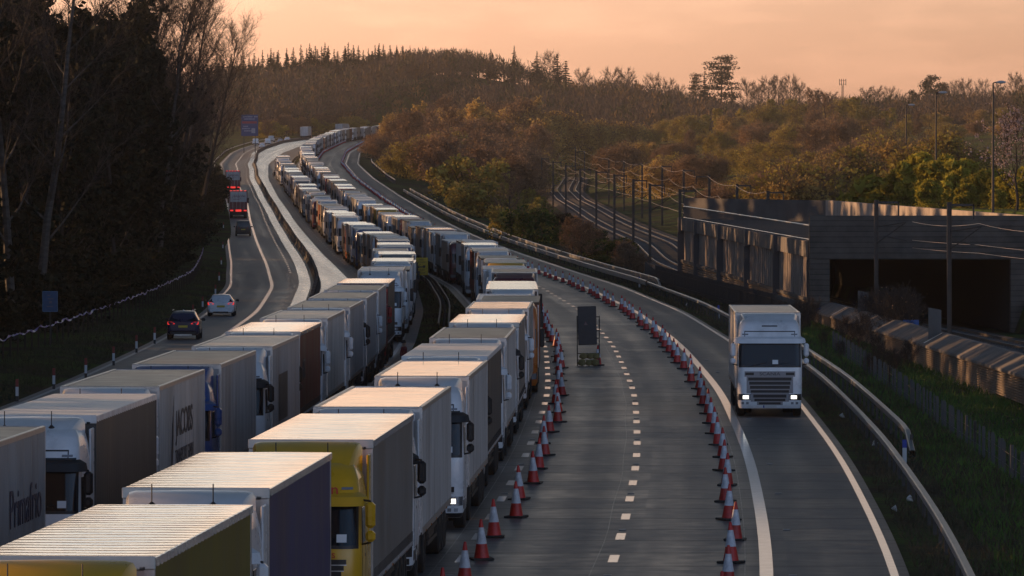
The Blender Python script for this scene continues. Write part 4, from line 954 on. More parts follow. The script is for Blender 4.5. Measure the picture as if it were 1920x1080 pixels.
# small blue sign, left
Y = 318; g = ground((94 - CX) * Y / F, Y); X = (94 - CX) * Y / F
t = empty('blue_sign', (X, Y, g), 0, 'small blue plate sign on a post in front of the dark forest', 'sign')
a = MB(); a.tube([(0, 0, -.2), (0, 0, 2.9)], .04, 8); obj('post', a.mesh('post', darksteel), t)
a = MB(); a.box(-.40, .40, -.06, -.03, 1.85, 2.93, 0, .01); bd = obj('plate', a.mesh('plate', [mat('sign_blue', (.010, .060, .15), .45, var=.2)]), t)
a = MB(); [a.box(x0, x1, -.067, -.061, z0, z1) for x0, x1, z0, z1 in ((-.40, .40, 1.85, 1.87), (-.40, .40, 2.91, 2.93), (-.40, -.38, 1.87, 2.91), (.38, .40, 1.87, 2.91))]; obj('border', a.mesh('border', mat('sign_pale', (.10, .22, .36), .5)), bd)
a = MB(); [a.box(x0, x1, -.066, -.061, z0, z1) for x0, x1, z0, z1 in ((-.15, .02, 2.68, 2.74), (-.12, .18, 2.5, 2.56), (-.05, .1, 2.28, 2.42), (-.18, .16, 2.1, 2.15))]; obj('worn_symbols', a.mesh('worn_symbols', mat('sign_worn', (.09, .10, .13), .6)), bd)
# large far blue direction sign
Y = 1600; X, _, zb_ = P(468, 255, Y); zt2 = P(468, 215, Y)[2]; g = ground(X, Y)
t = empty('direction_sign', (X, Y, g), 0, 'large blue direction sign with white lines and a red band at the far left bend', 'sign')
a = MB(); [a.box(x - .09, x + .09, .02, .2, -.5, zt2 - g - .3) for x in (-1.5, 1.5)]; obj('post', a.mesh('post', darksteel), t)
a = MB(); a.box(-2.25, 2.25, -.06, 0, zb_ - g, zt2 - g, 0); bd = obj('board', a.mesh('board', mat('sign_board_blue', (.02, .04, .13), .5)), t)
hb = zt2 - g; a = MB(); rr = random.Random(2)
for row, (z, x0, x1) in enumerate(((.55, -1.8, .6), (.55, 1.2, 1.9), (1.15, -1.5, 1.2), (3.1, -1.7, -.4), (3.7, -1.9, .2), (4.3, -1.4, 1.0))):
    x = x0
    while x < x1: w_ = rr.uniform(.14, .3); a.box(x, x + w_, -.075, -.062, hb - z - .16, hb - z + .16); x += w_ + .1
a.box(.5, 1.5, -.075, -.062, hb - 4.9, hb - 3.6); obj('lettering', a.mesh('lettering', mat('sign_white', (.22, .24, .30), .5)), bd)
a = MB(); a.box(-2.0, 1.9, -.078, -.062, hb - 2.35, hb - 1.75); obj('red_band', a.mesh('red_band', mat('sign_red', (.25, .03, .04), .5)), bd)
# yellow recovery sign in the median
Y = 455; X, _, z1_ = P(790, 516, Y); z2_ = P(790, 483, Y)[2]; g = zr(Y) + .02
t = empty('recovery_sign', (X, Y, g), 0, 'yellow recovery sign with black lettering and tow truck between the two queues', 'sign')
a = MB(); [a.tube([(x, .05, 0), (x, .05, z2_ - g - .1)], .035, 6) for x in (-.35, .35)]; obj('post', a.mesh('post', darksteel), t)
a = MB(); a.box(-.5, .5, 0, .03, z1_ - g, z2_ - g, 0, .008); bd = obj('board', a.mesh('board', mat('sign_yellow', (.52, .33, .015), .5, var=.1)), t)
zc = (z1_ + z2_) / 2 - g; hh = (z2_ - z1_) / 2
for tx, z, s_ in (('FREE', .74, .17), ('RECOVERY', .46, .16), ('AWAIT', -.42, .17), ('RESCUE', -.72, .17)): lettering(tx, s_, black, bd, (0, -.006, zc + z * hh), 'front')
a = MB(); a.box(-.3, .12, -.012, -.002, zc - .08, zc + .0); a.box(.12, .3, -.012, -.002, zc - .08, zc + .08); a.add([(-.3, -.008, zc), (-.24, -.008, zc), (-.02, -.008, zc + .16), (-.08, -.008, zc + .16)], [(0, 1, 2, 3)])
[a.lathe([(.001, -.012), (.05, -.012), (.05, -.002)], 10, 0, 'x') for _ in ()]
for x in (-.2, .2): a.add([(x + .05 * math.cos(k * math.pi / 5), -.013, zc - .09 + .05 * math.sin(k * math.pi / 5)) for k in range(10)], [tuple(range(10))])
obj('tow_truck_symbol', a.mesh('tow_truck_symbol', black), bd)
# temporary road sign seen from behind, on the carriageway
Y = 296; X = P(1103, 686, Y)[0]
t = empty('temporary_sign', (X, Y, .003), -.03, 'tall dark temporary road sign seen from behind in its steel frame on the empty lane', 'sign')
a = MB(); a.box(-.46, .46, -.05, 0, 1.02, 2.92, 0, .03); bd = obj('board', a.mesh('board', mat('sign_back', (.022, .023, .027), .5, var=.2)), t); bd.rotation_euler = (0, R(-1.5), 0)
a = MB(); a.add([(-.17, -.054, 2.0), (.03, -.054, 2.0), (-.07, -.054, 2.18)], [(0, 1, 2)]); a.add([(-.13, -.056, 2.015), (-.01, -.056, 2.015), (-.07, -.056, 2.13)], [(0, 1, 2)], 1)
obj('warning_triangle', a.mesh('warning_triangle', [mat('faint_red', (.13, .05, .045), .5), mat('faint_grey', (.10, .09, .09), .5)]), bd)
a = MB()
for s_ in (-1, 1):
    a.tube([(s_ * .53, -.05, 0), (s_ * .55, -.04, 2.45)], .025, 6); a.tube([(s_ * .55, .55, 0), (s_ * .53, .03, 2.3)], .022, 6); a.tube([(s_ * .54, -.05, .02), (s_ * .54, .55, .02)], .022, 6)
for z in (.28, .60, 1.35, 1.72, 2.4): a.tube([(-.54, -.03 if z < 1 else .035, z), (.54, -.03 if z < 1 else .035, z)], .022, 6)
a.box(-.02, .02, .005, .03, 1.05, 2.4); obj('frame', a.mesh('frame', darksteel), t)
sbm = mat('sandbag_cloth', (.17, .14, .055), .9, var=.35, vscale=5, bump=.4, bscale=20)
def sandbag(loc, rz, sc_, label):
    a = MB(); rows = []
    for q in range(9):
        tt = -1 + 2 * q / 8; r_ = math.sqrt(max(0.02, 1 - abs(tt) ** 3)); rows.append([(.17 * r_ * math.cos(k * math.pi / 5) * (1 + .12 * math.sin(k * 2.3 + q)), .11 * r_ * math.sin(k * math.pi / 5), .19 + .19 * tt) for k in range(10)])
    a.grid(rows, 0, closed=True); o = obj('sandbag', a.mesh('sandbag', sbm, smooth=True), None, loc, rz, label, 'sandbag', 'sandbags weighing down the dark sign'); o.scale = sc_
sandbag((X - .32, Y - .25, .003), 0, (1.15, 1.1, .9), 'sandbag on the road, leftmost under the dark sign'); sandbag((X + .02, Y - .25, .003), .3, (.9, 1, .8), 'sandbag on the road in the middle under the dark sign'); sandbag((X + .32, Y - .25, .003), -.2, (1.2, 1.1, .9), 'sandbag on the road, rightmost under the dark sign')
for x_, lab in ((-.24, 'sandbag hanging over the frame bar, leftmost'), (.1, 'sandbag hanging over the frame bar in the middle'), (.36, 'sandbag hanging over the frame bar, rightmost')): sandbag((X + x_, Y - .1, .33), .1, (1.15, 1.2, .8), lab)
cone(296.4, X + .47, 'traffic cone standing behind the right leg of the dark sign', None)

# ------------------------------------------------------------------ railway, portal structure
def rib(name, fn, y0, y1, prof, m_, parent=None, st=8.0, zf=None):
    a = MB(); a.grid([[(fn(Y) + px_, Y, (zf or zr)(Y) + pz_) for px_, pz_ in prof] for Y in np.append(np.arange(y0, y1, st), y1)], 0); return obj(name, a.mesh(name, m_), parent)
o = rib('railway_bed', RAILX, 300, 1700, [(-1.3, -.3), (-.6, .1), (8.0, .1), (8.6, -.3)], ballast, zf=RAILZ); o['kind'] = 'structure'
for k, off in enumerate((1.6, 5.7)):
    t = empty('railway_track', (0, 0, 0), 0, ('nearer railway track curving out of the covered way', 'farther railway track curving out of the covered way')[k], 'railway track', 'railway tracks')
    for s_ in (-.75, .75): rib('rail', lambda Y: RAILX(Y) + off + s_, 300, 1700, [(-.05, .1), (-.04, .30), (.04, .30), (.05, .1)], railmat, t, zf=RAILZ)
    a = MB()
    for Y in np.arange(300, 1300, 1.3): a.box(RAILX(Y) + off - 1.3, RAILX(Y) + off + 1.3, Y - .12, Y + .12, RAILZ(Y) + .1, RAILZ(Y) + .15)
    sl = obj('sleepers', a.mesh('sleepers', concrete_d), t); sl['kind'] = 'stuff'
mast_list = []
def mast(X, Y, h, arm, label, group, base=None):
    z = RAILZ(Y) if base is None else base
    t = empty('catenary_mast', (X, Y, z - .3), 0, label, 'mast', group)
    a = MB(); a.box(-.14, .14, -.012, .012, 0, h + .3); a.box(-.14, -.12, -.13, .13, 0, h + .3); a.box(.12, .14, -.13, .13, 0, h + .3); obj('post', a.mesh('post', maststeel), t)
    s_ = 1 if arm > 0 else -1
    a = MB(); a.box(0, arm, -.05, .05, h + .05, h + .2); a.box(arm - s_ * .08, arm + s_ * .02, -.05, .05, h - .75, h + .2); a.tube([(0, 0, h - 2.6), (arm * 1.3, 0, h - 1.2)], .035, 6); a.tube([(0, 0, h - 1.5), (arm * 1.3, 0, h - 1.2)], .03, 6); a.tube([(arm * .3, 0, h - 2.1), (arm * 1.35, 0, h - 2.4)], .025, 6)
    obj('cantilever', a.mesh('cantilever', maststeel), t); return (X, Y, z + h)
GM1, GM2 = 'catenary masts on the near side of the railway', 'catenary masts on the far side of the railway'
left_m = []; right_m = []
NM = [(1643, 398, 8.0), (1780, 366, 8.0), (1275, 556, 8.2), (1218.6, 615, 8.2), (1187.5, 675, 8.2), (1152, 735, 8.3), (1118, 800, 8.3), (1088, 868, 8.2), (1061, 965, 8.2), (1037, 1085, 8.2), (1015.6, 1220, 8.2), (999, 1290, 8.5), (975, 1500, 8.5)]
for i, (px, Y, h) in enumerate(NM):
    X = (px - CX) * Y / F
    lab = ('tall mast with a square arm in front of the dark opening, left of its pair', 'tall mast with a square arm in front of the dark opening, right of its pair', 'mast at the near left corner of the ribbed wall')[i] if i < 3 else f'{ORD[i - 1]} near-side railway mast counting back from the ribbed wall'
    left_m.append(mast(X, Y, h, 1.5, lab, GM1, base=-.3 if i < 2 else None))
for i, (px, Y, h) in enumerate([(1440, 541, 8.2), (1382, 600, 8.3), (1330, 680, 8.6), (1282, 785, 8.6), (1241.5, 880, 8.6), (1204, 950, 8.6), (1170, 1045, 8.6), (1141.6, 1140, 8.6), (1096, 1330, 8.8), (1079, 1450, 8.8)]):
    X = (px - CX) * Y / F; right_m.append(mast(X, Y, h, -1.5 if i not in (0, 1, 3, 4) else 1.4, f'{ORD[i + 1]} far-side railway mast counting back from the covered way', GM2))
def wires(ml, off, dzs, names, sag=1.0):
    ml = sorted(ml, key=lambda q: q[1])
    for dz, lab in zip(dzs, names):
        pts = []
        for (x0, y0, z0), (x1, y1, z1) in zip(ml[:-1], ml[1:]):
            for k in range(8):
                tt = k / 8; pts.append((x0 + (x1 - x0) * tt + off, y0 + (y1 - y0) * tt, z0 + (z1 - z0) * tt + dz - sag * (.55 if dz > -2 else .1) * 4 * tt * (1 - tt)))
        a = MB(); a.tube(pts, .013, 5); obj('overhead_wire', a.mesh('overhead_wire', wiremat, smooth=True), label=lab, cat='wire', group='overhead wires of the railway')
wires(left_m[2:], .35, (-.3,), ('sagging feeder wire along the near-side masts',), .8); wires(left_m[2:], 1.9, (-1.2, -2.5), ('catenary wire over the nearer track', 'contact wire over the nearer track'))
wires(right_m, -.2, (-.1,), ('sagging feeder wire along the far-side masts',), .8); wires(right_m, -1.9, (-1.2, -2.5), ('catenary wire over the farther track', 'contact wire over the farther track'))
wires(left_m[:2] + [(P(1960, 0, 330)[0], 330, 7.6)], 1.8, (-1.3, -2.6, -3.1), ('upper wire across the dark opening', 'middle wire across the dark opening', 'lower wire across the dark opening'), .5)

# covered way: left wall with ribbed panels, deck, portal beam
W0, W1 = 404.0, 521.0
led = lambda Y: float(np.interp(Y, [W0, W1], [.88, 1.9])); capb = lambda Y: float(np.interp(Y, [W0, W1], [3.77, 4.56])); capt = lambda Y: float(np.interp(Y, [W0, W1], [4.84, 5.55]))
t = empty('railway_covered_way', (WALLX(W0), W0, 0), 0, 'concrete covered way over the railway with ribbed wall and dark open mouth', 'structure')
ox, oy, oz = t.location
def wp(Y, dx, z): return (WALLX(Y) + dx - ox, Y - oy, z - oz)
yy = np.linspace(W0, W1, 40)
a = MB(); a.grid([[wp(Y, .25, z) for z in (-1.5, capt(Y))] for Y in yy], 0); a.grid([[wp(Y, -.16, capb(Y)), wp(Y, -.16, capt(Y)), wp(Y, .6, capt(Y))] for Y in yy], 0); a.grid([[wp(Y, .25, capb(Y)), wp(Y, -.16, capb(Y))] for Y in yy], 0)
wall = obj('side_wall', a.mesh('side_wall', concrete_w), t)
a = MB()
for Y in np.arange(W0 + .5, W1 - 1.6, 1.62):                   # vertical ribs of the panels
    a.add([wp(Y, .24, led(Y)), wp(Y, .24, capb(Y)), wp(Y + .2, .02, capb(Y)), wp(Y + .2, .02, led(Y)), wp(Y + .75, .02, led(Y)), wp(Y + .75, .02, capb(Y)), wp(Y + .95, .24, capb(Y)), wp(Y + .95, .24, led(Y))], [(0, 1, 2, 3), (3, 2, 5, 4), (4, 5, 6, 7)])
obj('ribbed_panel', a.mesh('ribbed_panel', mat('panel_concrete', (.27, .22, .185), .8, var=.3, vscale=.6)), wall)
a = MB(); a.grid([[wp(Y, .2, led(Y) + .12), wp(Y, -.18, led(Y) + .12), wp(Y, -.18, led(Y) - .1), wp(Y, .1, led(Y) - .12)] for Y in yy], 0); obj('ledge', a.mesh('ledge', concrete_d), wall)
a = MB()
for q in range(11):                                     # horizontal corrugation of the plinth
    a.grid([[wp(Y, .12, -.5 + (led(Y) + .4) * (q / 11)), wp(Y, -.08, -.5 + (led(Y) + .4) * ((q + .35) / 11)), wp(Y, -.08, -.5 + (led(Y) + .4) * ((q + .65) / 11)), wp(Y, .12, -.5 + (led(Y) + .4) * ((q + 1) / 11))] for Y in yy], 0)
gab = mat('plinth_concrete', (.28, .225, .18), .8, var=.35, vscale=.8)
obj('plinth', a.mesh('plinth', gab), wall)
for Y in (404.8, 430, 454, 479, 503, 520.6):
    a = MB(); x, y, _ = wp(Y, 0, 0); a.box(x - .42, x + .15, y - .22, y + .22, -1, capb(Y) - .15 - oz); a.box(x - .38, x + .1, y - .6, y + .6, capb(Y) - .15 - oz, capt(Y) + .08 - oz); obj('pilaster', a.mesh('pilaster', mat('pilaster_steel', (.07, .07, .075), .55, metal=.3)), wall)
a = MB(); top = lambda Y: capt(Y) + 1.05
a.tube([wp(Y, .15, top(Y)) for Y in yy], .05, 6); a.tube([wp(Y, .15, capt(Y) + .1) for Y in yy], .03, 5)
hr = obj('handrail', a.mesh('handrail', alu), t)
a = MB()
for Y in np.arange(W0, W1, .75): x, y, z = wp(Y, .15, capt(Y)); a.box(x - .02, x + .02, y - .02, y + .02, z, z + 1.05)
obj('balusters', a.mesh('balusters', darksteel), hr, kind='stuff')
# deck slab and far parapet, portal beam and jambs
a = MB(); a.grid([[wp(Y, .6, capt(Y) - .02), wp(Y, 14.6, capt(Y) - .02)] for Y in yy], 0); a.grid([[wp(Y, .3, capt(Y) - .9), wp(Y, 14.6, capt(Y) - .9)] for Y in yy], 0); obj('deck', a.mesh('deck', concrete_d), t)
a = MB(); px0 = WALLX(W0) - ox
a.box(px0 - .35, px0 + 17, -.9, .1, 3.70, 6.62, 0, .02); a.box(px0 - .35, px0 + 1.0, -.85, .08, -1.5, 3.70, 0, .02); a.box(px0 + 13.1, px0 + 17, -.85, .08, -1.5, 3.70, 0, .02)
bm_ = bpy.data.materials.new('board_marked_concrete'); bm_.use_nodes = True; nn = bm_.node_tree.nodes; ll = bm_.node_tree.links; bb = nn['Principled BSDF']; bb.inputs['Roughness'].default_value = .85
tcn = nn.new('ShaderNodeTexCoord'); nz_ = nn.new('ShaderNodeTexNoise'); nz_.inputs['Scale'].default_value = .55; nz_.inputs['Detail'].default_value = 8; nz_.inputs['Roughness'].default_value = .65; ll.new(tcn.outputs['Object'], nz_.inputs['Vector'])
sx_ = nn.new('ShaderNodeSeparateXYZ'); ll.new(tcn.outputs['Object'], sx_.inputs[0])
def bmath(op, a_, b_):
    k = nn.new('ShaderNodeMath'); k.operation = op
    for i, v in enumerate((a_, b_)):
        if isinstance(v, (int, float)): k.inputs[i].default_value = v
        else: ll.new(v, k.inputs[i])
    return k.outputs[0]
zj = bmath('MODULO', bmath('ADD', bmath('ADD', sx_.outputs['Z'], bmath('MULTIPLY', nz_.outputs[0], .05)), 20.0), .36)
wn_ = nn.new('ShaderNodeTexWhiteNoise'); wn_.noise_dimensions = '1D'; ll.new(bmath('FLOOR', bmath('DIVIDE', bmath('ADD', sx_.outputs['Z'], 20.0), .36), 0.0), wn_.inputs['W'])
fac = bmath('SUBTRACT', bmath('ADD', bmath('MULTIPLY', nz_.outputs[0], .95), bmath('MULTIPLY', wn_.outputs[0], .10)), bmath('MULTIPLY', bmath('LESS_THAN', zj, .05), .28))
rp2 = nn.new('ShaderNodeValToRGB'); rp2.color_ramp.elements[0].position = .15; rp2.color_ramp.elements[0].color = (.018, .017, .016, 1); rp2.color_ramp.elements[1].color = (.115, .100, .085, 1); rp2.color_ramp.elements[1].position = .75
ll.new(fac, rp2.inputs[0]); ll.new(rp2.outputs[0], bb.inputs['Base Color'])
obj('portal_beam', a.mesh('portal_beam', bm_), t)
a = MB(); a.grid([[wp(Y, 13.2, z) for z in (-1.5, capt(Y) - .9)] for Y in yy], 0, flip=True); a.box(px0 + .3, px0 + 14, W1 - W0 - .2, W1 - W0, -1.5, capt(W1)); obj('inner_wall', a.mesh('inner_wall', mat('tunnel_shade', (.02, .019, .018), .95)), t)  # shade inside the covered way is put into this near-black wall colour
a = MB(); q0 = P(1283, 371, 523); q1 = P(1548, 376, 500)
a.box(0, 1, 0, 1, 0, 1)
bx = MB(); bx.add([(q0[0] - ox, q0[1] - oy, 4), (q1[0] - ox, q1[1] - oy, 4), (q1[0] - ox, q1[1] - oy, q1[2]), (q0[0] - ox, q0[1] - oy, q0[2]), (q0[0] - ox, q0[1] - oy + .5, 4), (q1[0] - ox, q1[1] - oy + .5, 4), (q1[0] - ox, q1[1] - oy + .5, q1[2]), (q0[0] - ox, q0[1] - oy + .5, q0[2])], [(0, 1, 2, 3), (5, 4, 7, 6), (3, 2, 6, 7), (1, 5, 6, 2), (4, 0, 3, 7)])
obj('end_parapet', bx.mesh('end_parapet', concrete_d), t)
q0 = P(1548, 375.5, 500); q1 = P(1990, 409, 412); bx = MB()
bx.add([(q0[0] - ox, q0[1] - oy, 4), (q1[0] - ox, q1[1] - oy, 4), (q1[0] - ox, q1[1] - oy, q1[2]), (q0[0] - ox, q0[1] - oy, q0[2]), (q0[0] - ox + .4, q0[1] - oy, 4), (q1[0] - ox + .4, q1[1] - oy, 4), (q1[0] - ox + .4, q1[1] - oy, q1[2]), (q0[0] - ox + .4, q0[1] - oy, q0[2])], [(0, 1, 2, 3), (5, 4, 7, 6), (3, 2, 6, 7), (1, 5, 6, 2), (4, 0, 3, 7)])
obj('road_parapet', bx.mesh('road_parapet', mat('parapet_concrete', (.42, .36, .31), .85, var=.3, vscale=.9, vstretch=(1, 1, .2))), t)
# low ribbed wall in front of the opening
t = empty('low_ribbed_wall', (WALLX(150), 150, 0), 0, 'low ribbed wall with a sloping grey coping above the dark green bank', 'wall'); ox, oy, oz = t.location
lt = lambda Y: float(np.interp(Y, [150, 256, 403], [1.5, 1.15, .52])) - .02
a = MB(); yl = np.linspace(150, 403.4, 60)
for q in range(13):
    zf = lambda Y, k: -.75 + (lt(Y) - .35 + .75) * k / 13
    a.grid([[wp(Y, .12, zf(Y, q)), wp(Y, -.06, zf(Y, q + .35)), wp(Y, -.06, zf(Y, q + .65)), wp(Y, .12, zf(Y, q + 1))] for Y in yl], 0)
obj('ribbed_face', a.mesh('ribbed_face', gab), t)
a = MB(); a.grid([[wp(Y, -.14, lt(Y) - .38), wp(Y, -.12, lt(Y) - .26), wp(Y, .95, lt(Y) + .32), wp(Y, 1.3, lt(Y) + .30), wp(Y, 1.3, -1.4)] for Y in yl], 0); obj('coping', a.mesh('coping', concrete_w), t)
a = MB()
for Y in (385, 310, 248): a.add([wp(Y, -.05, lt(Y) - .2), wp(Y + .5, -.05, lt(Y) - .2), wp(Y + .5, .9, lt(Y) + .31), wp(Y, .9, lt(Y) + .31)], [(0, 1, 2, 3)])
for v_ in range(len(a.v)): a.v[v_] = (a.v[v_][0], a.v[v_][1], a.v[v_][2] + .02)
obj('joint_strip', a.mesh('joint_strip', mat('joint_white', (.75, .74, .70), .4)), t)
for px, y0_, y1_, Y, lab in ((1619, 545, 606, 372, 'plain grey post on the low wall, left of two'), (1753, 577, 656, 312, 'plain grey post on the low wall, right of two')):
    x, _, zt_2 = P(px, y0_, Y); zb2 = P(px, y1_, Y)[2]; a = MB(); a.add([(x - .33, Y, zb2 - .6), (x + .33, Y, zb2 - .6), (x + .33, Y, zt_2 - .12), (x - .33, Y, zt_2), (x - .33, Y + .3, zb2 - .6), (x + .33, Y + .3, zb2 - .6), (x + .33, Y + .3, zt_2 - .12), (x - .33, Y + .3, zt_2)], [(0, 1, 2, 3), (5, 4, 7, 6), (3, 2, 6, 7), (1, 5, 6, 2), (4, 0, 3, 7)])
    obj('concrete_post', a.mesh('concrete_post', concrete_d), label=lab, cat='post', group='grey posts on the low wall')
for px, py, Y, w_, h_, lab in ((1533, 581, 402, .3, .3, 'tiny blue plate fixed to the corner of the covered way'), (1708, 607, 345, .9, .45, 'small blue sign inside the dark railway opening')):
    x, _, z = P(px, py, Y); a = MB(); a.box(-w_ / 2, w_ / 2, -.03, 0, -h_ / 2, h_ / 2, 0, .01); a.box(-.03, .03, 0, .06, -z - 1.0 if Y < 400 else -.1, .1)
    obj('blue_plate', a.mesh('blue_plate', mat('plate_blue_small', (.02, .09, .30), .5)), None, (x, Y - (.9 if Y > 400 else 0), z), 0, lab, 'sign')
# palisade fence between guardrail and ribbed wall, wire fence further down
def fence(name, fx, y0, y1, step, h, label, m_, wires_=0, npost=60):
    t = empty(name, (fx(y0), y0, ground(fx(y0), y0)), 0, label, 'fence'); ox, oy, oz = t.location
    a = MB()
    for Y in np.arange(y0, y1, step):
        X = fx(Y); g = ground(X, Y); rr = random.random()
        a.add([(X - ox - .035, Y - oy, g - oz - .1), (X - ox + .035, Y - oy, g - oz - .1), (X - ox + .035, Y - oy, g - oz + h), (X - ox, Y - oy, g - oz + h + .12), (X - ox - .035, Y - oy, g - oz + h)], [(0, 1, 2, 3, 4)])
    for z in (.3, h - .25): a.tube([(fx(Y) - ox, Y - oy + .02, ground(fx(Y), Y) - oz + z) for Y in np.linspace(y0, y1, 30)], .022 if step < 1 else .008, 4)
    obj('infill', a.mesh('infill', m_), t)
    pm = MB(); pm.box(-.05, .05, -.05, .05, -.1, h + .1); pme = pm.mesh('post', m_)
    for Y in np.linspace(y0, y1, npost): obj('post', pme, t, (fx(Y) - ox, Y - oy + .05, ground(fx(Y), Y) - oz))
random.seed(3)
fence('palisade_fence', lambda Y: WALLX(Y) - 2.3, 385, 560, .5, 1.5, 'dark palisade fence in front of the ribbed wall', darksteel, npost=50)
fence('wire_fence', lambda Y: float(np.interp(Y, [150, 200, 260, 330], [15.4, 16.0, 16.8, 17.6])), 150, 330, 2.5, .95, 'thin dark wire fence sagging across the green bank', mat('fence_wire', (.07, .065, .06), .7), npost=40)
ltr = mat('litter_white', (.55, .55, .54), .7)
for px, py in ((1580, 796), (1640, 849), (1680, 978), (1706, 957), (1288, 579), (1709, 860)):
    Y = 11300 * 9.75 / (py - 325); X = (px - CX) * Y / F; a = MB(); a.add([(-.1, 0, .02), (.08, -.05, .03), (.13, .06, .12), (-.04, .1, .16), (.0, .02, .22)], [(0, 1, 2, 4), (0, 4, 3), (2, 3, 4)])
    obj('litter', a.mesh('litter', ltr), None, (X, Y, ground(X, Y)), px, 'scrap of white litter lying on the right verge', 'litter', 'scraps of litter on the right verge')
for px, topy, by, Y in ((1755, 175, 275, 505), (1862, 156, 262, 440), (1699, 198, 242, 640)):
    x, _, z = P(px, topy, Y); g = ground(x, Y); lab = {1755: 'street lamp between the other two above the bushes', 1862: 'tallest street lamp, rightmost above the bushes', 1699: 'smallest street lamp, leftmost of the three above the bushes'}[px]
    t = empty('street_lamp', (x, Y, g), 0, lab, 'street lamp', 'street lamps on the upper road'); H_ = z - g
    a = MB(); a.tube([(0, 0, -.5), (0, 0, H_ * .4), (0, 0, H_)], [.11, .09, .06], 8); a.tube([(0, 0, H_), (.15, 0, H_ + .06), (.35, 0, H_ + .06)], .045, 6); obj('column', a.mesh('column', maststeel, smooth=True), t)
    a = MB(); rows = [[(.2 + .75 * q / 6, .16 * math.sin(math.pi * (q + .6) / 7.2) * math.cos(k * math.pi / 4), H_ + .08 + .12 * math.sin(math.pi * (q + .6) / 7.2) * math.sin(k * math.pi / 4)) for k in range(8)] for q in range(7)]
    a.grid(rows, 0, closed=True); obj('lantern', a.mesh('lantern', mat('lantern_grey', (.45, .46, .47), .4), smooth=True), t)
x, _, z = P(1580, 148, 2450); g = ground(x, 2450); t = empty('radio_mast', (x, 2450, g), 0, 'thin radio mast with antenna cage on the right skyline', 'mast'); H_ = z - g
a = MB(); [a.tube([(s_ * .5, q * .5, -1), (s_ * .35, q * .35, H_ - 2.5)], .12, 4) for s_, q in ((-1, 0), (1, 0), (0, 1))]; [a.tube([(-.45, 0, h_), (.45, 0, h_ + 1)], .07, 4) for h_ in np.arange(0, H_ - 3, 1)]; obj('lattice', a.mesh('lattice', darksteel), t)
a = MB(); [a.box(x_ - .12, x_ + .12, -.1, .1, H_ - 2.6, H_) for x_ in (-1.3, -.5, .4, 1.3)]; [a.box(-1.4, 1.4, -.05, .05, h_, h_ + .15) for h_ in (H_ - 2.2, H_ - .8)]; obj('antenna', a.mesh('antenna', darksteel), t)

# ------------------------------------------------------------------ people
def person(loc, rz, pose, cols, label):
    """one continuous skinned body; clothing by mesh material, hair as a child"""
    J = dict(pel=(0, 0, .95, .15), wai=(0, 0, 1.12, .145), che=(0, .0, 1.34, .165), nec=(0, 0, 1.50, .065), hd0=(0, -.01, 1.60, .088), hd1=(0, -.012, 1.68, .10), hd2=(0, 0, 1.755, .075))
    for s_, nm in ((-1, 'l'), (1, 'r')):
        st = pose.get('stride', 0) * s_; sw = pose.get('swing', 0) * -s_
        J.update({'hip' + nm: (s_ * .10, 0, .90, .11), 'kne' + nm: (s_ * .11, -st * .5 - .02, .50, .068), 'ank' + nm: (s_ * .11, -st + .03, .09, .048), 'toe' + nm: (s_ * .13, -st - .14, .045, .04),
                  'sho' + nm: (s_ * .19, 0, 1.43, .072), 'elb' + nm: (s_ * .25, sw * .5 + .03, 1.16, .05), 'wri' + nm: (s_ * .24, sw - .06, .92, .034), 'pal' + nm: (s_ * .235, sw - .08, .85, .038), 'fin' + nm: (s_ * .225, sw - .10, .77, .022)})
    E_ = [('pel', 'wai'), ('wai', 'che'), ('che', 'nec'), ('nec', 'hd0'), ('hd0', 'hd1'), ('hd1', 'hd2')]
    for nm in 'lr': E_ += [('pel', 'hip' + nm), ('hip' + nm, 'kne' + nm), ('kne' + nm, 'ank' + nm), ('ank' + nm, 'toe' + nm), ('che', 'sho' + nm), ('sho' + nm, 'elb' + nm), ('elb' + nm, 'wri' + nm), ('wri' + nm, 'pal' + nm), ('pal' + nm, 'fin' + nm)]
    ks = list(J); me = bpy.data.meshes.new('person'); me.from_pydata([J[k][:3] for k in ks], [(ks.index(a), ks.index(b_)) for a, b_ in E_], [])
    o = bpy.data.objects.new('person', me); COL.objects.link(o); o.modifiers.new('skin', 'SKIN'); me.skin_vertices
    for i, k in enumerate(ks): me.skin_vertices[0].data[i].radius = (J[k][3], J[k][3]); me.skin_vertices[0].data[i].use_root = k == 'pel'
    sub = o.modifiers.new('sub', 'SUBSURF'); sub.levels = sub.render_levels = 2
    dg = bpy.context.evaluated_depsgraph_get(); m2 = bpy.data.meshes.new_from_object(o.evaluated_get(dg)); bpy.data.objects.remove(o)
    for c in cols: m2.materials.append(c)
    for p in m2.polygons:
        x, y, z = p.center; p.use_smooth = True
        p.material_index = 3 if z < .10 else 1 if z < .97 and abs(x) < .205 else 2 if z > 1.50 or (z < .90 and abs(x) >= .205) else 0
    t = obj('person', m2, None, loc, rz, label, 'person')
    h = MB(); h.lathe([(.001, 1.80), (.06, 1.79), (.095, 1.75), (.112, 1.70), (.112, 1.66)], 12, 0, 'z', (0, .012, 0)); obj('hair', h.mesh('hair', mat('hair_dark', (.02, .014, .01), .6), smooth=True), t)
skin = mat('skin', (.38, .22, .15), .5); dark_c = mat('cloth_dark', (.02, .021, .025), .85); jeans = mat('cloth_denim', (.03, .04, .07), .85); shoe = mat('shoe_dark', (.02, .018, .016), .6); checks = mat('cloth_red', (.22, .025, .03), .8); navyc = mat('cloth_navy', (.02, .03, .10), .85)
for px, py, lab in ((514, 348, 'person in dark clothes walking on the bright empty lane beside the left queue'), (525, 347, 'person in dark clothes walking close against the left queue of lorries')):
    Y = 1190; X = (px - CX) * Y / F; person((X, Y, zr(Y)), .2, dict(stride=.28, swing=.18), (dark_c, jeans if px > 520 else dark_c, skin, shoe), lab)
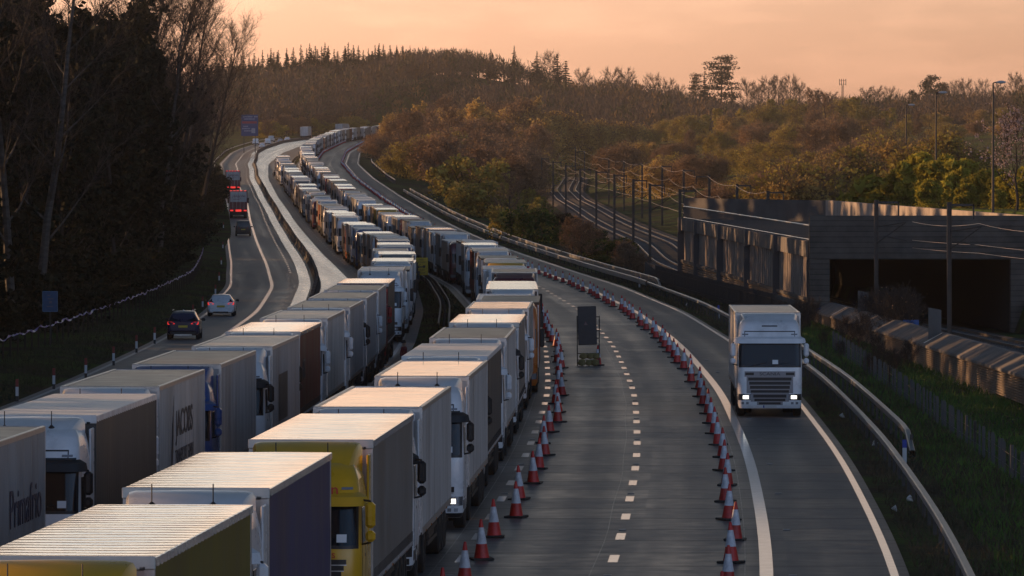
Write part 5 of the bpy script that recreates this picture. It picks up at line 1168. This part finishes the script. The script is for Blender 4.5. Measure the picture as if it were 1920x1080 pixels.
person((-4.95, 276, .025), 1.2, dict(stride=.05, swing=.05), (checks, navyc, skin, shoe), 'person in a red top and blue trousers standing beside the left queue of lorries')

# ------------------------------------------------------------------ vegetation
def leafm(name, col, var=.5, tr=.35): return mat(name, col, .75, spec=.15, var=var, vscale=.55, transl=tr, objvar=.22)
bark = mat('bark_dark', (.030, .024, .020), .9, var=.4, vscale=2); bark_b = mat('bark_birch', (.06, .054, .048), .8, var=.75, vscale=1.6, vstretch=(1, 1, 3)); twig = mat('twig_brown', (.045, .031, .024), .85, var=.3); twig_r = mat('twig_russet', (.18, .11, .068), .85, var=.3, objvar=.2)
L_ivy = leafm('leaf_ivy', (.016, .019, .010), .5, .1); L_gold = leafm('leaf_gold', (.50, .35, .115), .5, .45); L_rust = leafm('leaf_russet', (.29, .185, .105), .5, .4); L_olive = leafm('leaf_olive', (.38, .30, .07)); L_green = leafm('leaf_green', (.075, .10, .02)); L_bam = leafm('leaf_bamboo', (.36, .32, .05), .5, .45); L_con = leafm('needle_dark', (.018, .022, .013), .4, .05); L_blos = leafm('blossom', (.52, .40, .38), .2, .3); L_dark = leafm('leaf_dark', (.030, .030, .014), .5, .15)
def unit(r): 
    while True:
        v = Vector((r.uniform(-1, 1), r.uniform(-1, 1), r.uniform(-1, 1)))
        if .01 < v.length < 1: return v.normalized()
def leafq(mb, c, s, r, mi, long=1.0, updown=0.0):
    d = unit(r); 
    if updown: d = (d + Vector((0, 0, -updown))).normalized()
    w = d.cross(unit(r)).normalized(); a = d * s * long; bq = w * s * .5
    mb.add([c - a * .5, c + bq, c + a * .5, c - bq], [(0, 1, 2, 3)], mi)
def twigt(mb, p, d, ln, w, mi, r):
    sdv = d.cross(unit(r)).normalized() * w; mb.add([p - sdv, p + sdv, p + d * ln], [(0, 1, 2)], mi)
def make_tree(seed, h, cr, tr_, base, limbs=14, subs=7, twigs=9, fine=2, leaves=0, lsize=.3, mats=(None, None), tmat=None, up=.55, lean=0., stems=1, twlen=1.0, tww=.022):
    r = random.Random(seed); tb = MB(); cb_ = MB(); pts_l = []
    for stn in range(stems):
        lx, ly = (r.uniform(-.25, .25) * cr, r.uniform(-.25, .25) * cr) if stems > 1 else (0, 0)
        hh = h * r.uniform(.8, 1) if stems > 1 else h; pts = [Vector((lx, ly, -.4))]; dx, dy = (lean + r.uniform(-.06, .06) + lx / h * 1.2), r.uniform(-.06, .06) + ly / h * 1.2
        for q in range(1, 8): z = hh * .96 * q / 7; pts.append(Vector((lx + dx * z + r.uniform(-.12, .12), ly + dy * z + r.uniform(-.12, .12), z)))
        tb.tube(pts, [tr_ * (1.15 - q / 7.2) / math.sqrt(stems) for q in range(8)], 7, 0)
        for li in range(limbs):
            f = base + (1 - base) * (li + r.random()) / limbs; q = f * 7; i0 = min(6, int(q)); p0 = pts[i0].lerp(pts[i0 + 1], q - i0)
            az = li * 2.4 + r.uniform(-.5, .5); ln = cr * (1.15 - .75 * max(0, (f - base) / (1 - base)) ** 1.5) * r.uniform(.75, 1.1); u = up * r.uniform(.7, 1.3) + .25 * f
            d0 = Vector((math.cos(az), math.sin(az), u)).normalized(); lp = [p0]; d = d0.copy()
            for k in range(4): d = (d + Vector((0, 0, .16 if up > 0 else -.1)) + unit(r) * .16).normalized(); lp.append(lp[-1] + d * ln / 4)
            r0 = tr_ * .34 * (1.1 - f * .7) / math.sqrt(stems); tb.tube(lp, [r0, r0 * .75, r0 * .5, r0 * .32, r0 * .15], 4, 0, cap=False)
            for sb in range(subs):
                g = .2 + .8 * (sb + r.random()) / subs; q = g * 4; i1 = min(3, int(q)); p1 = lp[i1].lerp(lp[i1 + 1], q - i1); dd = ((lp[i1 + 1] - lp[i1]).normalized() + unit(r) * .8 + Vector((0, 0, .25 if up > 0 else -.1))).normalized(); sl = ln * r.uniform(.28, .5)
                p2 = p1 + dd * sl * .5; p3 = p2 + (dd + unit(r) * .25 + Vector((0, 0, .12))).normalized() * sl * .5; cb_.tube([p1, p2, p3], [r0 * .22 + .008, r0 * .14 + .006, .006], 3, 0, cap=False)
                for tw in range(twigs):
                    g2 = r.random(); p = p1.lerp(p2, g2 * 2) if g2 < .5 else p2.lerp(p3, g2 * 2 - 1); d3 = (dd + unit(r) * .75 + Vector((0, 0, .2 * (1 if up > 0 else -1)))).normalized(); tl = r.uniform(.5, 1.3) * twlen; twigt(cb_, p, d3, tl, tww, 0, r); e_ = p + d3 * tl * .5
                    for fi in range(fine): twigt(cb_, p + d3 * tl * r.uniform(.2, .8), (d3 + unit(r) * .7).normalized(), tl * .6, tww * .6, 0, r)
                    pts_l.append(p + d3 * tl * r.random())
    for q in range(leaves): c = r.choice(pts_l) + unit(r) * r.uniform(0, .5) * twlen; leafq(cb_, c, lsize * r.uniform(.6, 1.4), r, 1)
    return tb.mesh('trunk', tmat or bark), cb_.mesh('crown', list(mats)), h
def shrub(seed, h, cr, n, lsize, mats, clumps=22, long=1.0, drop=0.0, twn=260):
    r = random.Random(seed); tb = MB(); cb_ = MB(); cl = []
    for q in range(clumps):
        a = r.random() * 6.28; rad = cr * math.sqrt(r.random()) * .85; z = h * (.25 + .62 * r.random() * (1 - .45 * (rad / cr) ** 2)); cl.append((Vector((rad * math.cos(a), rad * math.sin(a), z)), r.uniform(.24, .42) * min(cr, h * .6)))
        if q < 9: c = cl[-1][0]; tb.tube([(c.x * .1, c.y * .1, -.4), (c.x * .45, c.y * .45, c.z * .5), tuple(c)], [.09, .06, .02], 5, 0, cap=False)
    for q in range(twn): c, s = r.choice(cl); d = (unit(r) + Vector((0, 0, .5))).normalized(); twigt(cb_, c, d, s * r.uniform(.8, 1.8), .025, 0, r)
    for q in range(n):
        c, s = r.choice(cl); v = unit(r); rr = s * r.random() ** .45; leafq(cb_, c + Vector((v.x, v.y, v.z * .8)) * rr, lsize * r.uniform(.6, 1.4), r, 1, long, drop)
    for q in range(n // 8): a = r.random() * 6.28; rad = cr * r.random(); leafq(cb_, Vector((rad * math.cos(a), rad * math.sin(a), h * .3 * r.random())), lsize, r, 1)
    return tb.mesh('stems', bark), cb_.mesh('foliage', list(mats)), h
def conifer(seed, h, cr, tiers, m_leaf, droop=.35, dense=11, gap=0.0, lsz=.55):
    r = random.Random(seed); tb = MB(); cb_ = MB(); tb.tube([(0, 0, -.5), (0, 0, h * .5), (0, 0, h * .97)], [.28, .17, .03], 6, 0)
    for t_ in range(tiers):
        f = t_ / (tiers - 1); z = h * (.08 + .90 * f); L = cr * (1 - f) ** 1.05 * r.uniform(.7, 1.12) + .05; nb = max(3, int(8 * (1 - f)) + 2)
        for b_ in range(nb):
            if r.random() < gap: continue
            a = r.random() * 6.28; l_ = L * r.uniform(.6, 1.1); tip = Vector((math.cos(a) * l_, math.sin(a) * l_, z - droop * l_)); root = Vector((0, 0, z)); twigt(cb_, root, (tip - root).normalized(), l_, .05, 0, r)
            for k in range(dense):
                g = r.random() ** .7; c = root.lerp(tip, g) + Vector((r.uniform(-1, 1), r.uniform(-1, 1), r.uniform(-.6, .15))) * (.04 + .16 * l_ * .6); leafq(cb_, c, lsz * r.uniform(.6, 1.3) * (.45 + .55 * (1 - f)), r, 1, 1.5, .3)
    return tb.mesh('trunk', bark), cb_.mesh('crown', [bark, m_leaf]), h
def pine(seed, h, cr, flat, m_leaf, tiers=9, base=.35, n=170):
    r = random.Random(seed); tb = MB(); cb_ = MB(); tp = [Vector((r.uniform(-.3, .3), 0, h * q / 6 - .4)) for q in range(7)]; tb.tube(tp, [.34, .3, .27, .24, .2, .14, .05], 7, 0)
    for t_ in range(tiers):
        f = base + (1 - base) * t_ / (tiers - 1) * .97
        for b_ in range(3 if f < .9 else 2):
            a = t_ * 2.1 + b_ * 2.2 + r.uniform(-.5, .5); l_ = cr * r.uniform(.55, 1.05) * (1.1 - .75 * (f - base) / (1 - base)); p0 = Vector((0, 0, h * f)); tip = p0 + Vector((math.cos(a) * l_, math.sin(a) * l_, r.uniform(-.05, .16) * l_)); tb.tube([p0, p0.lerp(tip, .5) + Vector((0, 0, .2)), tip], [.1, .07, .03], 4, 0, cap=False)
            for g in ((.45, .75, 1.0) if l_ > 1.6 else (.8,)):
                c0 = p0.lerp(tip, g); s = cr * r.uniform(.24, .4)
                for k in range(n // 3): v = unit(r); leafq(cb_, c0 + Vector((v.x * s, v.y * s, v.z * s * flat)) * r.random() ** .4, .42 * r.uniform(.6, 1.3), r, 1, 1.3)
    return tb.mesh('trunk', bark), cb_.mesh('crown', [bark, m_leaf]), h
PR = {}
for i in range(4): PR['fb%d' % i] = make_tree(20 + i, 24, 5.6, .26, .22, 17, 8, 9, 3, 500 if i % 2 else 150, .22, (twig, L_dark), bark_b if i != 1 else bark, .8, lean=(.08, .0, .14, -.03)[i], twlen=1.35, tww=.02)
PR['big'] = make_tree(140, 30, 9.5, .34, .30, 22, 10, 11, 3, 0, .2, (twig, L_dark), bark, 1.0, lean=.17, twlen=1.5, tww=.020)
for i in range(2): PR['fi%d' % i] = make_tree(30 + i, 22, 5.0, .28, .08, 18, 7, 6, 1, 5200, .42, (twig, L_ivy), bark, .6)
for i in range(3): PR['fs%d' % i] = shrub(40 + i, 6, 4.2, 3400, .34, (twig, (L_ivy, L_dark, L_ivy)[i]), 26)
for i in range(3): PR['gold%d' % i] = make_tree(50 + i, 11, 3.3, .16, .12, 15, 7, 6, 1, 3300, .34, (twig_r, (L_gold, L_gold, L_olive)[i]), bark_b, .8, twlen=.8)
for i in range(3): PR['rus%d' % i] = make_tree(60 + i, 10, 3.7, .17, .08, 16, 8, 9, 2, (900, 1900, 300)[i], .26, (twig_r, L_rust), bark, .65, stems=1 + i % 2, twlen=.9, tww=.028)
for i in range(3): PR['grn%d' % i] = shrub(70 + i, 5, 3.8, 3600, .27, (twig_r, (L_green, L_olive, L_dark)[i]), 30, twn=500)
for i in range(4): PR['rnd%d' % i] = shrub(130 + i, 9, 5.2, 9500, .25, (twig_r, (L_gold, L_olive, L_rust, L_olive)[i]), 44, twn=2600)
for i in range(2): PR['thk%d' % i] = make_tree(80 + i, 3.2, 1.9, .05, .05, 9, 6, 8, 3, 60, .09, (twig, L_rust), bark, 1.1, stems=3, twlen=.55, tww=.008)
for i in range(3): PR['con%d' % i] = conifer(90 + i, 15, 3.7, 26, L_con, (.25, .35, .15)[i], 22)
PR['ced'] = pine(97, 24, 7.8, .38, L_con, 13, .14, 150)
PR['pin'] = pine(98, 17, 6.5, .55, L_con)
for i in range(2): PR['bam%d' % i] = shrub(100 + i, 7, 2.2, 5200, .30, (twig, L_bam), 34, 2.6, .55, 260)
PR['blo'] = make_tree(105, 6.5, 4.2, .12, .15, 15, 8, 7, 1, 2300, .14, (twig, L_blos), bark, .5, twlen=.7)
for i in range(3): PR['bar%d' % i] = make_tree(110 + i, 13, 5.2, .22, .22, 24, 9, 10, 2, 0, .2, (twig, L_rust), bark, .28, twlen=.8, tww=.028)
rv = random.Random(21)
_made = {}
def plant(kind, X, Y, hgt, label, group, name='tree', cat='tree', wide=1.0, sink=.2):
    key = (kind, name)
    h0 = PR[kind][2]; s = hgt / h0; z = ground(X, Y) - sink
    if key not in _made:
        t = empty(name, (X, Y, z), 0, label, cat, group); obj(PR[kind][0].name.split('.')[0], PR[kind][0], t); obj(PR[kind][1].name.split('.')[0], PR[kind][1], t); _made[key] = t
    else: t = dup(_made[key], (X, Y, z), 0, label, group)
    t.rotation_euler = (0, 0, rv.uniform(0, 6.28)); t.scale = (s * wide * rv.uniform(.9, 1.12), s * wide * rv.uniform(.9, 1.12), s); t['label'] = label; t['category'] = cat
    if group: t['group'] = group
    return t
# --- dark wood on the left
GF = 'trees of the dark wood on the left'; GS = 'undergrowth of the dark wood on the left'
FE = lambda Y: T(Y) + float(np.interp(Y, [80, 300, 600, 900, 1150], [-40, -38.5, -35.5, -31.0, -30]))
LF = {'fb': 'tall bare spring tree in the dark wood left of the road', 'fi': 'ivy-dark leafy tree in the dark wood left of the road'}
for depth, st_, hlo, hhi in ((0, 12, 17, 23), (9, 12, 21, 26), (20, 10.5, 23, 28)):
    Y = 96 + rv.uniform(0, 6)
    while Y < 1120:
        if Y > 235 or depth in (0, 9):
            k = rv.choice(['fb0', 'fb1', 'fb2', 'fb3', 'fi0', 'fi1'] if depth else ['fb0', 'fb2', 'fb3', 'fi0', 'fi1']); k = 'fi%d' % rv.randrange(2) if (405 < Y < 600 and rv.random() < .92) or Y < 235 or (Y < 405 and rv.random() < .92) else k
            hh = rv.uniform(hlo, hhi) * (1 if Y < 850 else .86) ; hh = 19.4 + .233 * depth + rv.uniform(-.6, .6) + (3 if 515 < Y < 570 else 0) if 405 < Y < 600 else hh
            plant(k, FE(Y) - depth - rv.uniform(0, 5), Y, hh * ((1 if 405 < Y < 600 else .88) if k[:2] == 'fi' else 1), LF[k[:2]], GF, *(('birch_tree', 'birch') if k[:2] == 'fb' else ('tree', 'tree')))
        Y += st_ * rv.uniform(.75, 1.3) * (.72 if Y < 620 and depth < 15 else 1)
Y = 240
while Y < 1130:
    for dd in (0, 7, 14): plant('fs%d' % rv.randrange(3), FE(Y) + 1.2 - dd - rv.uniform(0, 3), Y + rv.uniform(0, 5), rv.uniform(4.5, 8) if dd else rv.uniform(2.2, 5), 'dark bush in the undergrowth below the wood left of the road', GS, 'bush', 'bush', 1.15)
    Y += 11.5
for px, Y, hh, lab in ((150, 560, 30, 'bare tree at the top left, leftmost of the big bare crowns'), (215, 620, 31, 'tall leaning bare tree reaching the top edge left of the sky gap'), (262, 660, 31, 'leaning bare tree with fine twigs against the peach sky'), (318, 735, 29, 'bare tree whose fine branches spread over the sky gap'), (372, 830, 26, 'outermost bare tree leaning from the wood over the road')):
    t = plant('big', (px - CX) * Y / F, Y, hh, lab, None, 'bare_tree', 'tree'); t.rotation_euler = (0, 0, {150: .3, 215: -.2, 262: .1, 318: -.35, 372: .2}[px])
for px, Y in ((64, 345), (24, 330), (290, 520)): plant('fb0', (px - CX) * Y / F, Y, 24, {64: 'pale birch trunk rising above the small blue sign', 24: 'pale leaning birch at the left frame edge', 290: 'thin pale birch in the middle of the dark wood'}[px], None, 'birch_tree', 'birch')
# --- between road and railway, and right of the railway
def X_OK(x, Y): return x > T(Y) + 7.4 and not RAILX(Y) - 2.0 < x < RAILX(Y) + 9.5
def layer(Y, xs, tops, step, kinds, labels, group, name='tree', cat='tree', jit=8, dy=45, wide=1.15):
    px = xs[0]
    while px < xs[-1]:
        yy_ = Y + rv.uniform(-dy, dy); x = (px + rv.uniform(-.3, .3) * step - CX) * yy_ / F
        top_ = HC + (HY - float(np.interp(px, xs, tops)) - rv.uniform(-jit, jit)) * yy_ / F; k = rv.choice(kinds); hh = top_ - ground(x, yy_)
        if X_OK(x, yy_) and hh > 1.2: plant(k, x, yy_, min(hh, 19), labels[k[:3]], group, name, cat, wide if hh > 5 else wide * 1.35)
        px += step * rv.uniform(.8, 1.2)
GM = 'spring trees between the road and the railway'; GRR = 'spring trees right of the railway'
LM = dict(rnd='broad olive-gold spring tree among the bushes between road and railway', gol='golden-leaved spring tree among the bushes between road and railway', rus='russet brown budding tree among the bushes between road and railway', grn='round green bush between road and railway')
LR = dict(rnd='broad olive-gold spring tree on the slope right of the railway', gol='golden-leaved spring tree on the slope right of the railway', rus='russet brown budding tree on the slope right of the railway', grn='green bush on the slope right of the railway')
layer(1690, (700, 740, 800, 850, 900, 950, 1000, 1040, 1085, 1150), (236, 215, 202, 190, 202, 200, 190, 188, 216, 222), 19, ['rnd0', 'rnd0', 'gold0', 'rus1'], LM, GM)
layer(1480, (705, 740, 790, 850, 900, 960, 1010, 1060), (240, 228, 220, 205, 235, 232, 240, 240), 22, ['rnd2', 'rus1', 'rnd0', 'rus0', 'rnd2'], LM, GM)
layer(1270, (712, 760, 810, 850, 900, 960, 1000), (285, 262, 232, 240, 245, 260, 285), 25, ['rnd2', 'rnd0', 'rus0', 'rnd1'], LM, GM)
layer(1060, (770, 800, 850, 900, 950, 985), (318, 285, 268, 272, 285, 300), 27, ['rnd2', 'rnd1', 'rus1', 'grn1'], LM, GM)
layer(880, (865, 900, 940, 990, 1020), (335, 320, 325, 345, 367), 27, ['rus2', 'grn1', 'grn0', 'rus1', 'grn2'], LM, GM)
layer(740, (970, 1000, 1040, 1090, 1150), (372, 372, 392, 420, 450), 18, ['grn0', 'grn1', 'rus2', 'grn2'], LM, GM, dy=35)
layer(630, (1072, 1100, 1130, 1180), (415, 428, 443, 467), 15, ['grn2', 'rus2', 'rus1', 'grn0'], LM, GM, dy=30)
layer(560, (1150, 1170, 1185, 1200), (455, 463, 470, 477), 9, ['rus2', 'grn2', 'rus1'], LM, GM, dy=18)
layer(1760, (1150, 1200, 1250, 1300, 1400, 1480, 1540, 1580, 1640, 1700, 1800, 1920), (232, 232, 228, 212, 205, 190, 176, 186, 205, 212, 205, 205), 24, ['rnd0', 'rnd1', 'rus0', 'gold2'], LR, GRR, dy=70)
layer(1420, (1160, 1210, 1260, 1330, 1400, 1460, 1520, 1600, 1680, 1800, 1920), (268, 258, 262, 242, 240, 222, 215, 222, 230, 225, 225), 27, ['rnd2', 'rnd0', 'rnd1', 'rus1'], LR, GRR, dy=70)
layer(1130, (1215, 1260, 1320, 1400, 1450, 1520, 1600, 1680), (295, 290, 285, 270, 262, 242, 240, 240), 30, ['rnd2', 'rnd1', 'rnd0', 'rus1'], LR, GRR, dy=60)
layer(860, (1345, 1400, 1450, 1500, 1560, 1620, 1680), (345, 325, 305, 280, 262, 255, 245), 30, ['rnd1', 'rnd3', 'rnd2', 'rnd0'], LR, GRR, dy=50)
layer(640, (1490, 1540, 1600, 1640, 1700, 1750, 1800), (305, 275, 272, 255, 236, 240, 262), 32, ['rnd1', 'rnd3', 'rnd0'], LR, GRR, dy=30)
for i, (px, ty, Y) in enumerate(((1618, 335, 535), (1650, 310, 530), (1688, 300, 520), (1722, 272, 515), (1762, 268, 505), (1800, 285, 500), (1838, 300, 490), (1868, 305, 480), (1900, 300, 470), (1935, 300, 465), (1740, 320, 488), (1810, 335, 476), (1700, 335, 500), (1870, 345, 462), (1640, 345, 520))):
    X = (px - CX) * Y / F; hh = P(px, ty, Y)[2] - ground(X, Y); plant('bam%d' % (i % 2), X, Y, hh, 'tall yellow-green plume-like shrub behind the lit parapet', 'yellow-green hedge behind the lit parapet', 'tall_shrub', 'shrub', 1.25)
X = (1905 - CX) * 446 / F; plant('blo', X, 446, P(0, 236, 446)[2] - ground(X, 446), 'pink-white blossoming shrub at the right frame edge above the parapet', None, 'blossom_shrub', 'shrub')
# hedge at the far left bend
for q in range(26):
    Y = 1955 + q * 9.5; X = LE(Y) - 7 + rv.uniform(-1.5, 1.5); plant(rv.choice(['rus1', 'rus0', 'grn1']), X, Y, rv.uniform(5.0, 7.0), 'low brown bush in the hedge beyond the far bend', 'hedge beyond the far bend', 'bush', 'bush', 1.3)
# --- wooded hill
def ridge_y(px, d=0): return RIDGE + d
GC = 'dark conifers along the hilltop'
for i, (x, y) in enumerate(((20, 320), (60, 330), (110, 320), (180, 295), (215, 325), (245, 315), (295, 295), (345, 285), (390, 295), (440, 285), (480, 280), (525, 262), (560, 285), (578, 255), (612, 270), (650, 275), (670, 250), (690, 270), (725, 290), (790, 270), (810, 250), (840, 265), (870, 268), (900, 295), (930, 285), (970, 265), (995, 255), (1020, 262), (1060, 265), (1100, 268), (1140, 270), (1180, 268), (1210, 285), (1240, 290), (1275, 272), (1360, 290), (1520, 283), (1665, 290))):
    px = 400 + x / 3.2; Y = RIDGE - rv.uniform(0, 40); X = (px - CX) * Y / F; tz = HC + (HY - y / 3.2) * Y / F; hh = max(6, tz - ground(X, Y))
    lab = 'dark spiky conifer in the row along the left hilltop' if x < 1400 else ('lone small conifer on the hilltop skyline, left of two' if x == 1520 else 'lone small conifer on the hilltop skyline, right of two')
    plant('con%d' % (i % 3), X, Y, hh, lab, GC if x < 1400 else None, 'conifer', 'conifer', rv.uniform(.95, 1.5) if hh > 9 else .8)
    if x < 1200:
        for dq in (0, 1): X2 = X + rv.uniform(-9, 9); plant('con%d' % ((i + dq) % 3), X2, Y - rv.uniform(10, 60), hh * rv.uniform(.5, .98), 'dark spiky conifer in the row along the left hilltop', GC, 'conifer', 'conifer', rv.uniform(1.1, 1.9))
def sky_tree(px, py, kind, label, group=None, wide=1.0, Y=2470, name='tree'):
    X = (px - CX) * Y / F; plant(kind, X, Y, HC + (HY - py) * Y / F - ground(X, Y), label, group, name, 'conifer' if kind[:2] in ('co', 'ce', 'pi') else 'tree', wide)
sky_tree(964, 84, 'con0', 'tall lone conifer above the hilltop right of the conifer row', None, 1.0, name='conifer')
for px, py in ((1007, 95), (1045, 100), (1061, 112)): sky_tree(px, py, 'con1', f'dark conifer on the falling skyline, {({1007: "first", 1045: "second", 1061: "third"})[px]} right of the tall lone one', None, 1.4, name='conifer')
sky_tree(1352, 105, 'ced', 'tall layered cedar standing out on the skyline', None, 1.15, 2380, 'cedar'); sky_tree(1305, 138, 'ced', 'shorter dark conifer left of the tall cedar', None, .9, 2380, 'cedar'); sky_tree(1321, 132, 'con2', 'narrow dark conifer between the cedar and its neighbour', None, 1.1, 2370, 'conifer'); sky_tree(1372, 165, 'con1', 'low dark conifer at the right foot of the tall cedar', None, 1.6, 2370, 'conifer')
sky_tree(1745, 145, 'pin', 'broad dark pine on the right skyline behind the street lamps', None, .95, 2300, 'pine_tree'); sky_tree(1712, 172, 'pin', 'lower dark pine left of the broad one', None, .8, 2300, 'pine_tree'); sky_tree(1768, 158, 'pin', 'dark pine leaning against the right of the broad one', None, .7, 2310, 'pine_tree')
for px, py in ((1030, 94), (1090, 122), (1150, 122), (1170, 122), (1222, 132), (1257, 140), (1275, 150), (1400, 156), (1420, 160), (1440, 152), (1458, 150), (1482, 150), (1500, 160), (1622, 170), (1642, 168), (1666, 170), (1690, 180), (1790, 158), (1812, 154), (1845, 156), (1870, 160), (1900, 143), (1915, 150), (1560, 178), (1530, 178)):
    sky_tree(px, py + (15 if 1010 < px < 1300 else 0), 'bar%d' % rv.randrange(3), 'bare round-headed tree on the skyline', 'bare trees on the skyline', .9, 2440)
# the wood that clothes the hill: one mass
rng = np.random.default_rng(7); N = 5200
V = []; M_ = []; 
pxs = rng.uniform(380, 1960, N); 
Ys = 1960 + (2520 - 1960) * rng.random(N) ** .8
right = pxs > 1120; Ys = np.where(right, 1820 + 700 * rng.random(N) ** .7, Ys)
for px, Y in zip(pxs, Ys):
    X = (px - CX) * Y / F
    if X < BARR(min(Y, 2350)) + 60 and X > LE(min(Y, 2350)) - 9 and Y < 2420 and abs(X - T(min(Y, 2350)) + 15) < 26: continue
    g = ground(X, Y); h = rng.uniform(7, 11.5); cr = h * rng.uniform(.24, .36); col = 0 if rng.random() < .74 else (1 if rng.random() < .55 else 2); nt_ = 64
    v = rng.normal(size=(nt_, 3)); v /= np.linalg.norm(v, axis=1)[:, None]; v *= rng.random((nt_, 1)) ** .4
    c = np.array([X, Y, g + h * .58]) + v * np.array([cr, cr, h * .42]); d = v * np.array([.8, .8, .6]) + np.array([0, 0, .9]) + rng.normal(size=(nt_, 3)) * .4; d /= np.linalg.norm(d, axis=1)[:, None]
    w = rng.normal(size=(nt_, 3)); w = np.cross(d, w); w /= np.linalg.norm(w, axis=1)[:, None]; ln = rng.uniform(.9, 1.9, (nt_, 1)); wd = rng.uniform(.08, .18, (nt_, 1)) if col == 0 else rng.uniform(.2, .42, (nt_, 1))
    V.append(np.stack([c - w * wd, c + w * wd, c + d * ln], 1).reshape(-1, 3)); M_.append(np.full(nt_, col))
    V.append(np.array([[X - .14, Y, g - .3], [X + .14, Y, g - .3], [X + rng.uniform(-.5, .5), Y, g + h * .8]])); M_.append(np.array([3]))
V = np.concatenate(V); M_ = np.concatenate(M_); nf = len(M_); me = bpy.data.meshes.new('hill_woodland'); me.vertices.add(len(V)); me.vertices.foreach_set('co', V.ravel().astype(np.float32)); me.loops.add(nf * 3); me.loops.foreach_set('vertex_index', np.arange(nf * 3, dtype=np.int32)); me.polygons.add(nf); me.polygons.foreach_set('loop_start', np.arange(0, nf * 3, 3, dtype=np.int32)); me.polygons.foreach_set('material_index', M_.astype(np.int32))
for m_ in (mat('wood_twigs', (.105, .068, .048), .9, var=.35, vscale=.03), mat('wood_buds', (.15, .085, .03), .9, var=.4, vscale=.03), mat('wood_green', (.055, .052, .018), .9, var=.4, vscale=.03), bark): me.materials.append(m_)
me.update(); me.validate(); obj('hill_woodland', me, kind='stuff')
# --- thicket and grass on the right bank
for q in range(22):
    Y = rv.uniform(275, 400); X = WALLX(Y) - rv.uniform(1.2, 4.5); plant('thk%d' % (q % 2), X, Y, rv.uniform(.9, 1.9), 'leafless twiggy shrub on the bank below the low ribbed wall', 'twiggy shrubs below the low ribbed wall', 'twiggy_shrub', 'shrub')
for q in range(6): Y = rv.uniform(330, 372); plant('thk%d' % (q % 2), WALLX(Y) + 1.6, Y, rv.uniform(2.8, 3.6), 'tall bare twigs growing behind the low wall before the dark opening', 'bare twigs behind the low wall', 'twiggy_shrub', 'shrub')
def grass(name, n, fx, y0, y1, hmin, hmax, m_, pw=1.0):
    r = np.random.default_rng(len(name) + n); Yv = y0 + (y1 - y0) * r.random(n) ** pw; V = np.empty((n, 3, 3))
    for i, Y in enumerate(Yv):
        a, b_ = fx(Y); X = a + (b_ - a) * r.random(); g = ground(X, Y); h = hmin + (hmax - hmin) * r.random(); an = r.random() * 3.14; w = .012 + .02 * r.random(); V[i] = ((X - w * math.cos(an), Y - w * math.sin(an), g - .02), (X + w * math.cos(an), Y + w * math.sin(an), g - .02), (X + r.normal() * .5 * h, Y + r.normal() * .5 * h, g + h))
    mb_ = bpy.data.meshes.new(name); mb_.vertices.add(n * 3); mb_.vertices.foreach_set('co', V.ravel().astype(np.float32)); mb_.loops.add(n * 3); mb_.loops.foreach_set('vertex_index', np.arange(n * 3, dtype=np.int32)); mb_.polygons.add(n); mb_.polygons.foreach_set('loop_start', np.arange(0, n * 3, 3, dtype=np.int32)); mb_.materials.append(m_); mb_.update(); mb_.validate(); obj(name, mb_, kind='stuff')
gdry = mat('grass_dry', (.07, .055, .03), .9, var=.5, vscale=.15, vec='Object'); ggrn = mat('grass_green', (.075, .14, .018), .85, var=.6, vscale=.12, vec='Object')
grass('verge_grass_dry', 26000, lambda Y: (REDGE(Y) + .6, REDGE(Y) + 5), 118, 560, .06, .30, gdry, 1.6)
grass('bank_grass', 34000, lambda Y: (REDGE(Y) + 2.6, WALLX(Y) - .3), 140, 400, .08, .32, ggrn, 1.5)
grass('left_verge_grass', 16000, lambda Y: (LE(Y) - 5.5, LE(Y) - .8), 235, 620, .06, .35, mat('grass_dark', (.04, .05, .02), .9, var=.5, vscale=.2), 1.4)
grass('median_grass', 7000, lambda Y: (LRE(Y) + .6, RLE(Y) - .1), 290, 700, .04, .2, gdry, 1.3)

# ------------------------------------------------------------------ haze
hz = MB(); hz.box(-1200, 1500, -60, 2800, -8, 95)
hm = bpy.data.materials.new('haze'); hm.use_nodes = True; hn = hm.node_tree; hn.nodes.remove(hn.nodes['Principled BSDF']); vol = hn.nodes.new('ShaderNodeVolumePrincipled')
vol.inputs['Color'].default_value = (.85, .84, .83, 1); vol.inputs['Density'].default_value = HAZE; vol.inputs['Anisotropy'].default_value = .35
hn.links.new(vol.outputs[0], hn.nodes['Material Output'].inputs['Volume'])
obj('haze', hz.mesh('haze', hm), kind='stuff')
